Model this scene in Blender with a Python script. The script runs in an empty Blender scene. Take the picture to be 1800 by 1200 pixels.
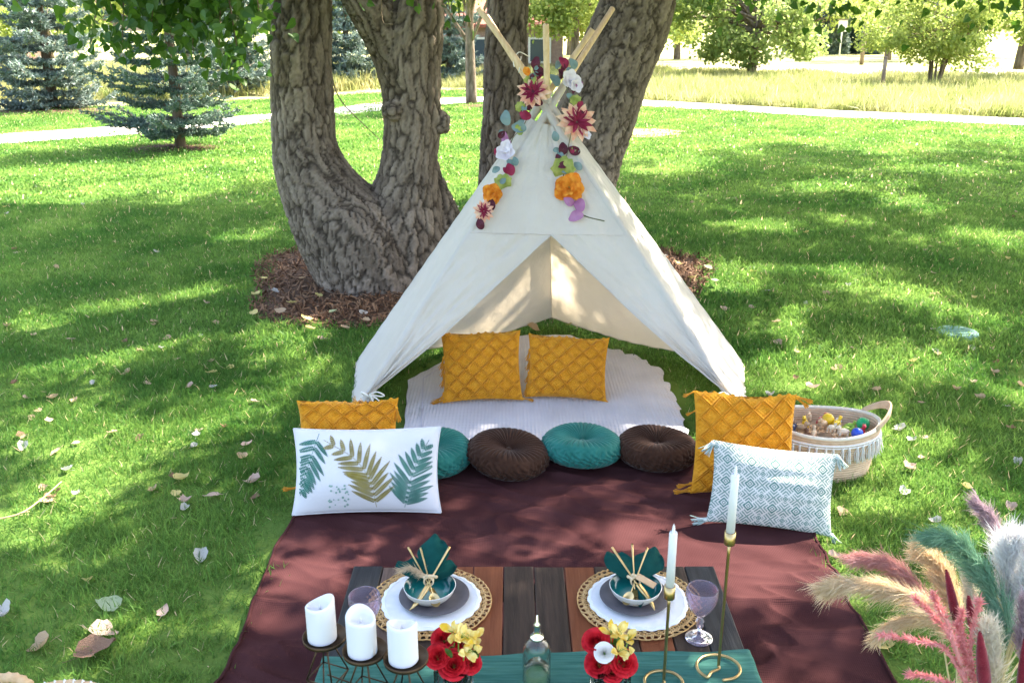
import bpy, math, random
import numpy as np
from mathutils import Vector, Matrix, noise as mnoise
R = math.radians
PI = math.pi
rng = np.random.default_rng(7)
random.seed(7)
sc = bpy.context.scene
COL = sc.collection

# ------------------------------------------------------------------ camera
CAM_H, FPX = 1.95, 1600.0
PITCH = math.atan(550 / FPX)
cam = bpy.data.cameras.new('camera')
cam.lens = 32.0
cam.sensor_width = 36.0
cam.clip_start = 0.05
cam.clip_end = 1200
cam.dof.use_dof = True
cam.dof.focus_distance = 4.6
cam.dof.aperture_fstop = 9.0
cam_o = bpy.data.objects.new('camera', cam)
COL.objects.link(cam_o)
cam_o.location = (0, 0, CAM_H)
cam_o.rotation_euler = (PI / 2 - PITCH, 0, 0)
sc.camera = cam_o

# ------------------------------------------------------------------ sky, sun, exposure
SUN_AZ, SUN_EL = R(50), R(49)          # to the right of the view direction, behind the trees
world = bpy.data.worlds.new('World')
sc.world = world
world.use_nodes = True
wn = world.node_tree
sky = wn.nodes.new('ShaderNodeTexSky')
sky.sky_type = 'NISHITA'
sky.sun_disc = False
sky.sun_elevation = SUN_EL
sky.sun_rotation = SUN_AZ
sky.air_density = 1.0
sky.dust_density = 4.0
sky.ozone_density = 0.4
bgn = wn.nodes['Background']
bgn.inputs['Strength'].default_value = 0.15
wn.links.new(sky.outputs['Color'], bgn.inputs['Color'])
SUNV = np.array([math.sin(SUN_AZ) * math.cos(SUN_EL), math.cos(SUN_AZ) * math.cos(SUN_EL), math.sin(SUN_EL)])
sl = bpy.data.lights.new('sun', 'SUN')
sl.energy = 4.0
sl.angle = R(0.53)
sl.color = (1.0, 0.94, 0.84)
sun_o = bpy.data.objects.new('sun', sl)
COL.objects.link(sun_o)
sun_o.location = (20, 20, 30)
sun_o.rotation_euler = Vector(SUNV).to_track_quat('Z', 'Y').to_euler()
sc.view_settings.view_transform = 'Standard'
sc.view_settings.look = 'None'
sc.view_settings.gamma = 1.0
sc.view_settings.use_curve_mapping = False
sc.view_settings.exposure = 2.8
sc.view_settings.use_white_balance = True
sc.view_settings.white_balance_temperature = 6850
sc.view_settings.white_balance_tint = 10
sc.render.engine = 'CYCLES'
sc.cycles.use_denoising = True
sc.cycles.max_bounces = 8
sc.cycles.transparent_max_bounces = 8
sc.cycles.transmission_bounces = 8
sc.cycles.caustics_reflective = False
sc.cycles.caustics_refractive = False

# ------------------------------------------------------------------ helpers: place
def ray(px, py):
    dx = (px - 900) / FPX
    dy = (600 - py) / FPX
    c, s = math.cos(PITCH), math.sin(PITCH)
    return np.array([dx, c + dy * s, -s + dy * c])
def P(px, py, z=0.0):
    d = ray(px, py)
    return np.array([0, 0, CAM_H]) + d * ((z - CAM_H) / d[2])
def Q(px, py, Y):
    d = ray(px, py)
    return np.array([0, 0, CAM_H]) + d * (Y / d[1])
def proj(p):
    c, s = math.cos(PITCH), math.sin(PITCH)
    x, y, z = p[0], p[1], p[2] - CAM_H
    t = y * c - z * s
    u = y * s + z * c
    return 900 + FPX * x / t, 600 - FPX * u / t

# ------------------------------------------------------------------ helpers: mesh
class MB:
    def __init__(self):
        self.v, self.f, self.n = [], {}, 0
    def add(self, V, F):
        V = np.asarray(V, float).reshape(-1, 3)
        F = np.asarray(F, int)
        if F.size:
            self.f.setdefault(F.shape[1], []).append(F + self.n)
        self.v.append(V)
        self.n += len(V)
        return self
    def grid(self, pts, closed_u=False, closed_v=False):
        nv, nu = pts.shape[:2]
        idx = np.arange(nv * nu).reshape(nv, nu)
        if closed_u: idx = np.concatenate([idx, idx[:, :1]], 1)
        if closed_v: idx = np.concatenate([idx, idx[:1]], 0)
        q = np.stack([idx[:-1, :-1], idx[:-1, 1:], idx[1:, 1:], idx[1:, :-1]], -1).reshape(-1, 4)
        return self.add(pts.reshape(-1, 3), q)
    def tube(self, path, rad, n=8, cap=True, closed=False):
        path = np.asarray(path, float)
        k = len(path)
        rad = np.broadcast_to(np.asarray(rad, float), (k,)) if np.ndim(rad) < 2 else rad
        T = np.gradient(path, axis=0)
        if closed:
            T = np.roll(path, -1, 0) - np.roll(path, 1, 0)
        T /= np.linalg.norm(T, axis=1, keepdims=True) + 1e-12
        a = np.array([0, 0, 1.0]) if abs(T[0][2]) < .9 else np.array([1.0, 0, 0])
        U = np.zeros_like(T)
        u = a - T[0] * a.dot(T[0])
        for i in range(k):
            u = u - T[i] * u.dot(T[i])
            u /= np.linalg.norm(u) + 1e-12
            U[i] = u
        W = np.cross(T, U)
        an = np.arange(n) / n * 2 * PI
        pts = path[:, None] + rad[:, None, None] * (np.cos(an)[None, :, None] * U[:, None] + np.sin(an)[None, :, None] * W[:, None])
        b = self.n
        self.grid(pts, closed_u=True, closed_v=closed)
        if cap and not closed:
            self.f.setdefault(n, []).append(np.array([[b + i for i in range(n)][::-1]]))
            self.f.setdefault(n, []).append(np.array([[b + (k - 1) * n + i for i in range(n)]]))
        return self
    def lathe(self, prof, n=32, c=(0, 0, 0), sx=1, sy=1):
        prof = np.asarray(prof, float)
        an = np.arange(n) / n * 2 * PI
        pts = np.stack([prof[:, :1] * np.cos(an) * sx, prof[:, :1] * np.sin(an) * sy, np.repeat(prof[:, 1:2], n, 1)], -1) + np.asarray(c)
        return self.grid(pts, closed_u=True)
    def ball(self, c, r, nu=14, nv=9, rot=None):
        r = np.broadcast_to(np.asarray(r, float), (3,))
        th = np.linspace(0.02, PI - 0.02, nv)
        an = np.arange(nu) / nu * 2 * PI
        pts = np.stack([np.sin(th)[:, None] * np.cos(an), np.sin(th)[:, None] * np.sin(an), np.repeat(-np.cos(th)[:, None], nu, 1)], -1) * r
        if rot is not None: pts = pts @ np.asarray(rot).T
        return self.grid(pts + np.asarray(c), closed_u=True)
    def box(self, c, s, rot=None, bev=0.0):
        x, y, z = np.asarray(s, float) / 2
        if bev <= 0:
            V = np.array([[a * x, b * y, d * z] for d in (-1, 1) for b in (-1, 1) for a in (-1, 1)])
            Fc = [[0, 2, 3, 1], [4, 5, 7, 6], [0, 1, 5, 4], [2, 6, 7, 3], [0, 4, 6, 2], [1, 3, 7, 5]]
        else:
            b = min(bev, x * .9, y * .9, z * .9)
            ring = lambda ax, ay, zz: [[-ax, -ay, zz], [ax, -ay, zz], [ax, ay, zz], [-ax, ay, zz]]
            V = np.array(ring(x - b, y - b, -z) + ring(x, y, -z + b) + ring(x, y, z - b) + ring(x - b, y - b, z))
            Fc = [[3, 2, 1, 0], [12, 13, 14, 15]]
            for l in range(3):
                for i in range(4):
                    j = (i + 1) % 4
                    Fc.append([l * 4 + i, l * 4 + j, l * 4 + 4 + j, l * 4 + 4 + i])
        if rot is not None: V = V @ np.asarray(rot).T
        return self.add(V + np.asarray(c), Fc)
    def mesh(self, name, smooth=True):
        V = np.concatenate(self.v) if self.v else np.zeros((0, 3))
        me = bpy.data.meshes.new(name)
        loops, starts, s = [], [], 0
        for k, fl in self.f.items():
            A = np.concatenate(fl)
            loops.append(A.ravel())
            starts.append(s + np.arange(len(A)) * k)
            s += A.size
        loops = np.concatenate(loops)
        starts = np.concatenate(starts)
        me.vertices.add(len(V))
        me.vertices.foreach_set('co', V.ravel())
        me.loops.add(len(loops))
        me.loops.foreach_set('vertex_index', loops.astype(np.int32))
        me.polygons.add(len(starts))
        me.polygons.foreach_set('loop_start', starts.astype(np.int32))
        me.update(calc_edges=True)
        me.polygons.foreach_set('use_smooth', np.full(len(starts), smooth))
        return me
    def build(self, name, mat, parent=None, smooth=True, world=False):
        if world and parent is not None:
            off = np.zeros(3)
            p = parent
            while p:
                off += np.array(p.location)
                p = p.parent
            self.v = [v - off for v in self.v]
        me = self.mesh(name, smooth)
        if mat is not None: me.materials.append(mat)
        return link(name, me, parent)
def link(name, me, parent=None):
    o = bpy.data.objects.new(name, me)
    COL.objects.link(o)
    if parent is not None: o.parent = parent
    return o
def tag(o, label=None, cat=None, group=None, kind=None):
    for k, v in (('label', label), ('category', cat), ('group', group), ('kind', kind)):
        if v: o[k] = v
    return o
def thing(name, label, cat, loc=(0, 0, 0), rot=(0, 0, 0), group=None):
    o = bpy.data.objects.new(name, None)
    o.empty_display_size = 0.05
    COL.objects.link(o)
    o.location = [float(a) for a in loc]
    o.rotation_euler = rot
    return tag(o, label, cat, group)
def copy_tree(o, parent=None):
    c = o.copy()
    COL.objects.link(c)
    c.parent = parent
    for ch in list(o.children): copy_tree(ch, c)
    return c
def put(o, loc, rot=(0, 0, 0), label=None, scale=None):
    o.location = [float(a) for a in loc]
    o.rotation_euler = rot
    if scale: o.scale = (scale,) * 3
    if label: o['label'] = label
    return o
def smooth_path(pts, k=8):
    pts = np.asarray(pts, float)
    n = len(pts)
    e = np.concatenate([[2 * pts[0] - pts[1]], pts, [2 * pts[-1] - pts[-2]]])
    out = []
    for i in range(n - 1):
        p0, p1, p2, p3 = e[i:i + 4]
        for t in np.linspace(0, 1, k, endpoint=False):
            out.append(.5 * (2 * p1 + (p2 - p0) * t + (2 * p0 - 5 * p1 + 4 * p2 - p3) * t * t + (3 * p1 - p0 - 3 * p2 + p3) * t ** 3))
    out.append(pts[-1])
    return np.array(out)
def rotm(x=0, y=0, z=0):
    return np.array(Matrix.Rotation(z, 3, 'Z') @ Matrix.Rotation(y, 3, 'Y') @ Matrix.Rotation(x, 3, 'X'))
_ph = np.random.default_rng(3).uniform(0, 6.28, (64, 4))
_fr = np.random.default_rng(4).normal(0, 1, (64, 3))
def wob(X, scale, seed=0, n=7):
    """smooth pseudo-noise in about -1..1"""
    X = np.asarray(X, float)
    r = np.zeros(X.shape[:-1])
    for i in range(n):
        j = (i + seed * 7) % 64
        w = _fr[j] * (1 + .35 * i) * scale
        r += np.sin(X @ w + _ph[j, 0]) / (1 + .35 * i)
    return r / 2.6

# ------------------------------------------------------------------ helpers: materials
def L(h):
    h = h.lstrip('#')
    c = [int(h[i:i + 2], 16) / 255 for i in (0, 2, 4)]
    return tuple(((x + .055) / 1.055) ** 2.4 if x > .04045 else x / 12.92 for x in c) + (1,)
def C3(c):
    return L(c) if isinstance(c, str) else tuple(c) + (1,) * (4 - len(c))
def M(name, c, c2=None, scale=6, rough=.65, bump=0, bscale=60, metal=0, spec=.3, transl=0, tcol=None, isl=False,
      stretch=(1, 1, 1), detail=4, bdist=.004, world_co=False, attr=None, glass=0, ior=1.45, weave=0, lo=.35, hi=.65, sheen=0):
    m = bpy.data.materials.new(name)
    m.use_nodes = True
    nt = m.node_tree
    N, Lk = nt.nodes, nt.links
    bs = N['Principled BSDF']
    out = N['Material Output']
    bs.inputs['Roughness'].default_value = rough
    bs.inputs['Metallic'].default_value = metal
    bs.inputs['Specular IOR Level'].default_value = spec
    bs.inputs['IOR'].default_value = ior
    bs.inputs['Sheen Weight'].default_value = sheen
    bs.inputs['Sheen Roughness'].default_value = .4
    if glass: bs.inputs['Transmission Weight'].default_value = glass
    if world_co:
        co = N.new('ShaderNodeNewGeometry').outputs['Position']
    else:
        co = N.new('ShaderNodeTexCoord').outputs['Object']
    mp = N.new('ShaderNodeMapping')
    mp.inputs['Scale'].default_value = stretch
    Lk.new(co, mp.inputs['Vector'])
    co = mp.outputs['Vector']
    col = None
    bs.inputs['Base Color'].default_value = C3(c)
    if attr:
        a = N.new('ShaderNodeAttribute')
        a.attribute_name = attr
        col = a.outputs['Color']
    elif c2 is not None:
        mx = N.new('ShaderNodeMix')
        mx.data_type = 'RGBA'
        mx.inputs['A'].default_value = C3(c)
        mx.inputs['B'].default_value = C3(c2)
        if isl:
            g = N.new('ShaderNodeNewGeometry')
            Lk.new(g.outputs['Random Per Island'], mx.inputs['Factor'])
        else:
            nz = N.new('ShaderNodeTexNoise')
            nz.inputs['Scale'].default_value = scale
            nz.inputs['Detail'].default_value = detail
            rp = N.new('ShaderNodeMapRange')
            rp.inputs['From Min'].default_value = lo
            rp.inputs['From Max'].default_value = hi
            Lk.new(co, nz.inputs['Vector'])
            Lk.new(nz.outputs['Fac'], rp.inputs['Value'])
            Lk.new(rp.outputs['Result'], mx.inputs['Factor'])
        col = mx.outputs['Result']
    if col is not None: Lk.new(col, bs.inputs['Base Color'])
    nrm = None
    if bump or weave:
        bp = N.new('ShaderNodeBump')
        bp.inputs['Distance'].default_value = bdist
        bp.inputs['Strength'].default_value = bump or weave
        if weave:
            w1 = N.new('ShaderNodeTexWave'); w1.bands_direction = 'X'; w1.inputs['Scale'].default_value = bscale
            w2 = N.new('ShaderNodeTexWave'); w2.bands_direction = 'Y'; w2.inputs['Scale'].default_value = bscale
            Lk.new(co, w1.inputs['Vector']); Lk.new(co, w2.inputs['Vector'])
            ad = N.new('ShaderNodeMath'); ad.operation = 'ADD'
            Lk.new(w1.outputs['Fac'], ad.inputs[0]); Lk.new(w2.outputs['Fac'], ad.inputs[1])
            Lk.new(ad.outputs[0], bp.inputs['Height'])
        else:
            nb = N.new('ShaderNodeTexNoise')
            nb.inputs['Scale'].default_value = bscale
            nb.inputs['Detail'].default_value = 5
            Lk.new(co, nb.inputs['Vector'])
            Lk.new(nb.outputs['Fac'], bp.inputs['Height'])
        nrm = bp.outputs['Normal']
        Lk.new(nrm, bs.inputs['Normal'])
    if transl:
        tr = N.new('ShaderNodeBsdfTranslucent')
        ms = N.new('ShaderNodeMixShader')
        ms.inputs['Fac'].default_value = transl
        tr.inputs['Color'].default_value = C3(tcol or c)
        if tcol is None and col is not None: Lk.new(col, tr.inputs['Color'])
        if nrm: Lk.new(nrm, tr.inputs['Normal'])
        Lk.new(bs.outputs[0], ms.inputs[1])
        Lk.new(tr.outputs[0], ms.inputs[2])
        Lk.new(ms.outputs[0], out.inputs['Surface'])
    return m
def color_attr(me, name, arr):
    a = me.color_attributes.new(name, 'FLOAT_COLOR', 'POINT')
    A = np.ones((len(me.vertices), 4), np.float32)
    A[:, :3] = arr
    a.data.foreach_set('color', A.ravel())

# ------------------------------------------------------------------ leaves
HEART = np.array([[0, 0], [.22, -.07], [.43, .06], [.47, .28], [.33, .55], [.14, .82], [0, 1.02], [-.14, .82], [-.33, .55], [-.47, .28], [-.43, .06], [-.22, -.07]])
HEART[:, 1] -= .0
def frames(n, up=.4, g=rng):
    d = g.normal(0, 1, (n, 3))
    d /= np.linalg.norm(d, axis=1, keepdims=True)
    nrm = g.normal(0, 1, (n, 3)) + np.array([0, 0, up * 3])
    nrm -= d * np.sum(d * nrm, 1, keepdims=True)
    nrm /= np.linalg.norm(nrm, axis=1, keepdims=True)
    return d, np.cross(d, nrm), nrm
def leaf_cloud(mb, cen, size, g=rng, heart=False, droop=0.0, up=.3, aspect=.42):
    n = len(cen)
    d, s, nr = frames(n, up, g)
    if droop:
        d = d + np.array([0, 0, -droop])
        d /= np.linalg.norm(d, axis=1, keepdims=True)
        s = np.cross(d, nr); s /= np.linalg.norm(s, axis=1, keepdims=True)
        nr = np.cross(s, d)
    sz = (size * g.uniform(.7, 1.25, n))[:, None]
    if heart:
        k = len(HEART)
        V = cen[:, None] + sz[:, None] * (HEART[None, :, 0:1] * s[:, None] + HEART[None, :, 1:2] * d[:, None] + (np.abs(HEART[None, :, 0:1]) * .25) * nr[:, None])
        idx = np.arange(n)[:, None] * k
        right = idx + np.array([0, 1, 2, 3, 4, 5, 6])
        left = idx + np.array([0, 6, 7, 8, 9, 10, 11])
        mb.add(V.reshape(-1, 3), np.concatenate([right, left]))
    else:
        a = cen
        b = cen + sz * (d * .5 + s * aspect)
        c = cen + sz * d
        e = cen + sz * (d * .5 - s * aspect) + nr * sz * .12
        V = np.stack([a, b, c, e], 1).reshape(-1, 3)
        i = np.arange(n)[:, None] * 4
        mb.add(V, np.concatenate([i + np.array([0, 1, 2]), i + np.array([0, 2, 3])]))
def strands(mb, base, direc, length, width, g=rng, bend=.3, down=.0):
    """thin bent blades: base (n,3), direc (n,3) unit; length, width arrays; 5 verts each"""
    n = len(base)
    length = np.broadcast_to(length, (n,))[:, None]
    width = np.broadcast_to(width, (n,))[:, None]
    s = np.cross(direc, g.normal(0, 1, (n, 3)))
    s /= np.linalg.norm(s, axis=1, keepdims=True) + 1e-9
    bd = np.cross(direc, s) * (bend * g.normal(0, 1, (n, 1))) + np.array([0, 0, -down])
    m = base + direc * length * .5 + bd * length * .2
    t = base + direc * length + bd * length * .8
    V = np.stack([base - s * width * .5, base + s * width * .5, m + s * width * .42, m - s * width * .42, t], 1).reshape(-1, 3)
    i = np.arange(n)[:, None] * 5
    mb.add(V, i + np.array([0, 1, 2, 3]))
    mb.add(np.zeros((0, 3)), np.zeros((0, 3), int))
    mb.f.setdefault(3, []).append(i + np.array([3, 2, 4]) + (mb.n - len(V)))

# ================================================================== layout
FT = {'FL': P(604, 763), 'FR': P(1326, 763), 'SL': P(627, 645), 'SR': P(1307, 649), 'RR': P(970, 566)}
APEX = Q(963, 200, 5.2)
BLK = [P(300, 1410), P(575, 805), P(1335, 805), P(1680, 1410)]       # blanket corners on the ground
QUILT = np.array([P(*p)[:2] for p in [(708, 800), (712, 740), (718, 674), (785, 637), (850, 612), (925, 592), (1000, 594), (1062, 612), (1120, 632), (1163, 657), (1170, 675), (1192, 715), (1206, 760), (1214, 800), (960, 812)]])
MULCH_C = np.array([-0.2, 7.4])
def mulch_r(a):
    r = 1.9 + .1 * np.sin(3 * a + 1) + .07 * np.sin(7 * a)
    return r - .75 * np.exp(-((np.mod(a + PI / 2 + PI, 2 * PI) - PI) / .55) ** 2) - .12 * np.cos(a)
def in_poly(X, poly):
    x, y = X[:, 0], X[:, 1]
    r = np.zeros(len(X), bool)
    n = len(poly)
    for i in range(n):
        (x1, y1), (x2, y2) = poly[i][:2], poly[(i + 1) % n][:2]
        c = ((y1 > y) != (y2 > y)) & (x < (x2 - x1) * (y - y1) / (y2 - y1 + 1e-12) + x1)
        r ^= c
    return r

# ================================================================== ground
def grass_mat(name, dark, light, dry, tr=.45, tint=(1.2, 1.15, 1.2, 1)):
    m = M(name, dark, light, scale=1.1, rough=.55, spec=.25, transl=tr, world_co=True, detail=5, lo=.38, hi=.64)
    N, Lk = m.node_tree.nodes, m.node_tree.links
    mx = [x for x in N if x.type == 'MIX'][0]
    g = N.new('ShaderNodeNewGeometry')
    oi = N.new('ShaderNodeObjectInfo')
    ad = N.new('ShaderNodeMath'); ad.operation = 'ADD'
    Lk.new(g.outputs['Random Per Island'], ad.inputs[0]); Lk.new(oi.outputs['Random'], ad.inputs[1])
    fr = N.new('ShaderNodeMath'); fr.operation = 'FRACT'
    Lk.new(ad.outputs[0], fr.inputs[0])
    rp = N.new('ShaderNodeValToRGB')
    rp.color_ramp.elements[0].position = 0
    rp.color_ramp.elements[0].color = (.58, .64, .58, 1)
    rp.color_ramp.elements[1].position = 1
    rp.color_ramp.elements[1].color = (1.45, 1.36, 1.35, 1)
    Lk.new(fr.outputs[0], rp.inputs[0])
    mu = N.new('ShaderNodeMix'); mu.data_type = 'RGBA'; mu.blend_type = 'MULTIPLY'
    mu.inputs['Factor'].default_value = 1
    Lk.new(mx.outputs['Result'], mu.inputs['A']); Lk.new(rp.outputs[0], mu.inputs['B'])
    st = N.new('ShaderNodeMath'); st.operation = 'GREATER_THAN'; st.inputs[1].default_value = .955
    Lk.new(g.outputs['Random Per Island'], st.inputs[0])
    m2 = N.new('ShaderNodeMix'); m2.data_type = 'RGBA'
    m2.inputs['B'].default_value = C3(dry)
    Lk.new(st.outputs[0], m2.inputs['Factor']); Lk.new(mu.outputs['Result'], m2.inputs['A'])
    bs = [x for x in N if x.type == 'BSDF_PRINCIPLED'][0]
    tr_ = [x for x in N if x.type == 'BSDF_TRANSLUCENT'][0]
    Lk.new(m2.outputs['Result'], bs.inputs['Base Color'])
    ty = N.new('ShaderNodeMix'); ty.data_type = 'RGBA'; ty.blend_type = 'MULTIPLY'; ty.inputs['Factor'].default_value = 1
    ty.inputs['B'].default_value = tint
    Lk.new(m2.outputs['Result'], ty.inputs['A']); Lk.new(ty.outputs['Result'], tr_.inputs['Color'])
    return m
m_lawn = M('lawn_soil', (.06, .12, .024), (.13, .205, .045), scale=.9, rough=.95, spec=.05, bump=.6, bscale=45, bdist=.03, world_co=True, detail=8)
m_blade = grass_mat('grass_blade', (.044, .138, .023), (.108, .232, .046), (.42, .40, .22), tr=.46, tint=(2.1, 1.6, 1.8, 1))
m_meadow_s = M('meadow_soil', (.24, .25, .10), (.38, .36, .19), scale=.35, rough=.95, spec=.05, bump=.7, bscale=12, bdist=.1, world_co=True, detail=8)
m_meadow = grass_mat('meadow_blade', (.19, .24, .07), (.34, .35, .16), (.5, .44, .26), tr=.4)
m_path = M('path_concrete', (.52, .48, .43), (.62, .58, .52), scale=3, rough=.9, spec=.1, bump=.2, bscale=90, world_co=True)
m_road = M('pale_gravel', (.55, .49, .40), (.66, .59, .50), scale=2, rough=.95, spec=.05, bump=.3, bscale=20, world_co=True)

def sheet(name, X, Y, z, mat):
    mb = MB()
    gx, gy = np.meshgrid(X, Y)
    mb.grid(np.stack([gx, gy, z + 0 * gx], -1))
    o = mb.build(name, mat)
    o['kind'] = 'structure'
    return o
sheet('ground', np.linspace(-400, 400, 30), np.linspace(-60, 700, 30), -.012, m_meadow_s)
PATH = smooth_path([P(-700, 300)[:2].tolist() + [0], P(-300, 268).tolist(), P(0, 245).tolist(), P(200, 231).tolist(), P(420, 213).tolist(), P(600, 195).tolist(),
                    P(720, 183).tolist(), P(850, 175).tolist(), P(1000, 176).tolist(), P(1140, 182).tolist(), P(1400, 197).tolist(), P(1800, 215).tolist(), P(2300, 238).tolist()], 8)
def strip(path, w, z):
    T = np.gradient(path, axis=0); T /= np.linalg.norm(T, axis=1, keepdims=True)
    Nn = np.stack([-T[:, 1], T[:, 0], 0 * T[:, 0]], 1)
    return np.stack([path + Nn * w / 2, path - Nn * w / 2], 1) + np.array([0, 0, z])
# lawn: mown grass from behind the camera to the far side of the path
def path_y(x): return np.interp(x, PATH[:, 0], PATH[:, 1])
mb = MB()
xs = np.linspace(-26, 26, 120)
yn = np.linspace(0, 1, 120)
yt = path_y(xs) + np.interp(xs, [-20, -14, -8, -3, 0, 3, 26], [9, 9, 8, 6, 3, 1.3, 1.3])
mb.grid(np.stack([np.repeat(xs[None], 120, 0), -9 + (yt[None] + 9) * yn[:, None], np.zeros((120, 120))], -1))
tag(mb.build('lawn', m_lawn), kind='structure')
mb = MB(); mb.grid(strip(PATH, 1.75, .012)[:, :])
tag(mb.build('path', m_path), kind='structure')
road = smooth_path([(9, 50, 0), (16, 47, 0), (24, 43.5, 0), (40, 40, 0), (70, 40, 0)], 6)
mb = MB(); mb.grid(strip(road, 7, -.002)); tag(mb.build('gravel_road', m_road), kind='structure')

# grass blades
SRC = bpy.data.collections.new('grass_sources')
def blade_patch(name, n, rad, hmin, hmax, w, mat, lean=.45, seed=0):
    g = np.random.default_rng(seed)
    r = rad * np.sqrt(g.uniform(0, 1, n)); a = g.uniform(0, 6.283, n)
    base = np.stack([r * np.cos(a), r * np.sin(a), -.005 + 0 * r], 1)
    d = g.normal(0, lean, (n, 3)); d[:, 2] = 1
    d /= np.linalg.norm(d, axis=1, keepdims=True)
    mb = MB()
    strands(mb, base, d, g.uniform(hmin, hmax, n), w * g.uniform(.7, 1.3, n), g, bend=.5, down=.12)
    me = mb.mesh(name, True); me.materials.append(mat)
    o = bpy.data.objects.new(name, me)
    return o
def scatter(name, pts, srcs, smin, smax, label, tilt=.12, seed=1, cat=None):
    cl = bpy.data.collections.new(name + '_src')
    for s in srcs: cl.objects.link(s)
    me = bpy.data.meshes.new(name); me.vertices.add(len(pts)); me.vertices.foreach_set('co', np.asarray(pts, float).ravel()); me.update()
    o = link(name, me); tag(o, label, cat or name.replace('_', ' '), kind='stuff')
    ng = bpy.data.node_groups.new(name, 'GeometryNodeTree')
    ng.interface.new_socket('Geometry', in_out='INPUT', socket_type='NodeSocketGeometry')
    ng.interface.new_socket('Geometry', in_out='OUTPUT', socket_type='NodeSocketGeometry')
    N, Lk = ng.nodes, ng.links
    gi, go = N.new('NodeGroupInput'), N.new('NodeGroupOutput')
    ci = N.new('GeometryNodeCollectionInfo'); ci.inputs['Collection'].default_value = cl
    ci.inputs['Separate Children'].default_value = True; ci.inputs['Reset Children'].default_value = True
    ip = N.new('GeometryNodeInstanceOnPoints'); ip.inputs['Pick Instance'].default_value = True
    rv = N.new('FunctionNodeRandomValue'); rv.data_type = 'FLOAT_VECTOR'
    rv.inputs[0].default_value = (-tilt, -tilt, 0); rv.inputs[1].default_value = (tilt, tilt, 6.283)
    rs = N.new('FunctionNodeRandomValue'); rs.data_type = 'FLOAT'
    rs.inputs[2].default_value = smin; rs.inputs[3].default_value = smax
    Lk.new(gi.outputs[0], ip.inputs['Points']); Lk.new(ci.outputs[0], ip.inputs['Instance'])
    Lk.new(rv.outputs[0], ip.inputs['Rotation']); Lk.new(rs.outputs[1], ip.inputs['Scale'])
    Lk.new(ip.outputs[0], go.inputs[0])
    md = o.modifiers.new('scatter', 'NODES'); md.node_group = ng
    return o
def lawn_points(y0, y1, dens, marg=.62):
    n = int((y1 - y0) * 2 * marg * (y0 + y1) / 2 * dens * 1.4) + 10
    Y = np.sqrt(rng.uniform(y0 ** 2, y1 ** 2, n)); X = rng.uniform(-marg, marg, n) * Y
    X += np.where(rng.uniform(size=n) < .5, -.15, .15)
    p = np.stack([X, Y, 0 * X], 1)
    bc_ = np.mean(BLK, axis=0)
    keep = ~in_poly(p, [b + (b - bc_) / np.linalg.norm(b - bc_) * .12 for b in BLK])
    qm = QUILT.mean(0)
    keep &= ~in_poly(p, QUILT + (QUILT - qm) / np.linalg.norm(QUILT - qm, axis=1, keepdims=True) * .16)
    d = p[:, :2] - MULCH_C
    keep &= np.hypot(d[:, 0], d[:, 1]) > mulch_r(np.arctan2(d[:, 1], d[:, 0])) + .03
    keep &= np.abs(p[:, 1] - path_y(p[:, 0])) > (1.3 if y0 > 10 else 1.05)
    keep &= p[:, 1] < np.interp(p[:, 0], xs, yt)
    return p[keep]
near = [blade_patch('blade_patch', 130, .14, .022, .058, .0036, m_blade, .55, s) for s in range(5)]
mid = [blade_patch('blade_patch', 140, .22, .022, .055, .0062, m_blade, .5, s + 10) for s in range(5)]
far = [blade_patch('blade_patch', 150, .5, .022, .05, .015, m_blade, .5, s + 20) for s in range(4)]
gp = np.concatenate([lawn_points(1.4, 5.2, 95)])
scatter('near_grass', gp, near, .75, 1.2, 'dense green lawn grass around the picnic blanket and teepee', cat='grass')
scatter('middle_grass', lawn_points(5.2, 10.5, 60), mid, .8, 1.2, 'green lawn grass behind the teepee and around the mulch', cat='grass')
scatter('far_grass', lawn_points(10.5, 36, 11), far, .8, 1.2, 'short sunlit lawn grass along both sides of the path', cat='grass')
# tall meadow grass beyond the path
mead = [blade_patch('blade_patch', 90, .5, .16, .5, .016, m_meadow, .35, s + 40) for s in range(4)]
mp_ = []
for i in range(9000):
    x = rng.uniform(-32, 42)
    y0 = np.interp(x, xs, yt) if abs(x) < 26 else 21
    y = y0 + .3 + rng.uniform(0, 1) ** 1.6 * 22
    mp_.append((x, y, 0))
mp_ = np.array(mp_)
mp_ = mp_[(np.abs(mp_[:, 1] - np.interp(mp_[:, 0], road[:, 0], road[:, 1])) > 3.6) | (mp_[:, 0] < 9)]
mp_ = mp_[(mp_[:, 0] > 2.2) | (mp_[:, 1] > 33)]
scatter('meadow_grass', mp_, mead, .4, 1.25, 'tall pale yellow meadow grass beyond the path', cat='grass')

# mulch bed
m_mulch = M('mulch_soil', (.06, .032, .018), (.11, .06, .034), scale=20, rough=.95, bump=.8, bscale=60, bdist=.02)
m_chip = M('mulch_chip', (.08, .036, .02), (.27, .155, .09), isl=True, rough=.85)
a = np.linspace(0, 2 * PI, 96, endpoint=False)
rr = np.linspace(0.02, 1, 12)
mb = MB()
pts = np.zeros((12, 96, 3))
pts[..., 0] = MULCH_C[0] + rr[:, None] * mulch_r(a) * np.cos(a)
pts[..., 1] = MULCH_C[1] + rr[:, None] * mulch_r(a) * np.sin(a)
pts[..., 2] = .008 + .06 * (1 - rr[:, None] ** 2) + .006 * wob(pts, 6)
mb.grid(pts, closed_u=True)
tag(mb.build('mulch_bed', m_mulch), kind='structure')
mb = MB()
n = 9000
aa = rng.uniform(0, 2 * PI, n); r0 = np.sqrt(rng.uniform(.02, 1.04, n))
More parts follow.
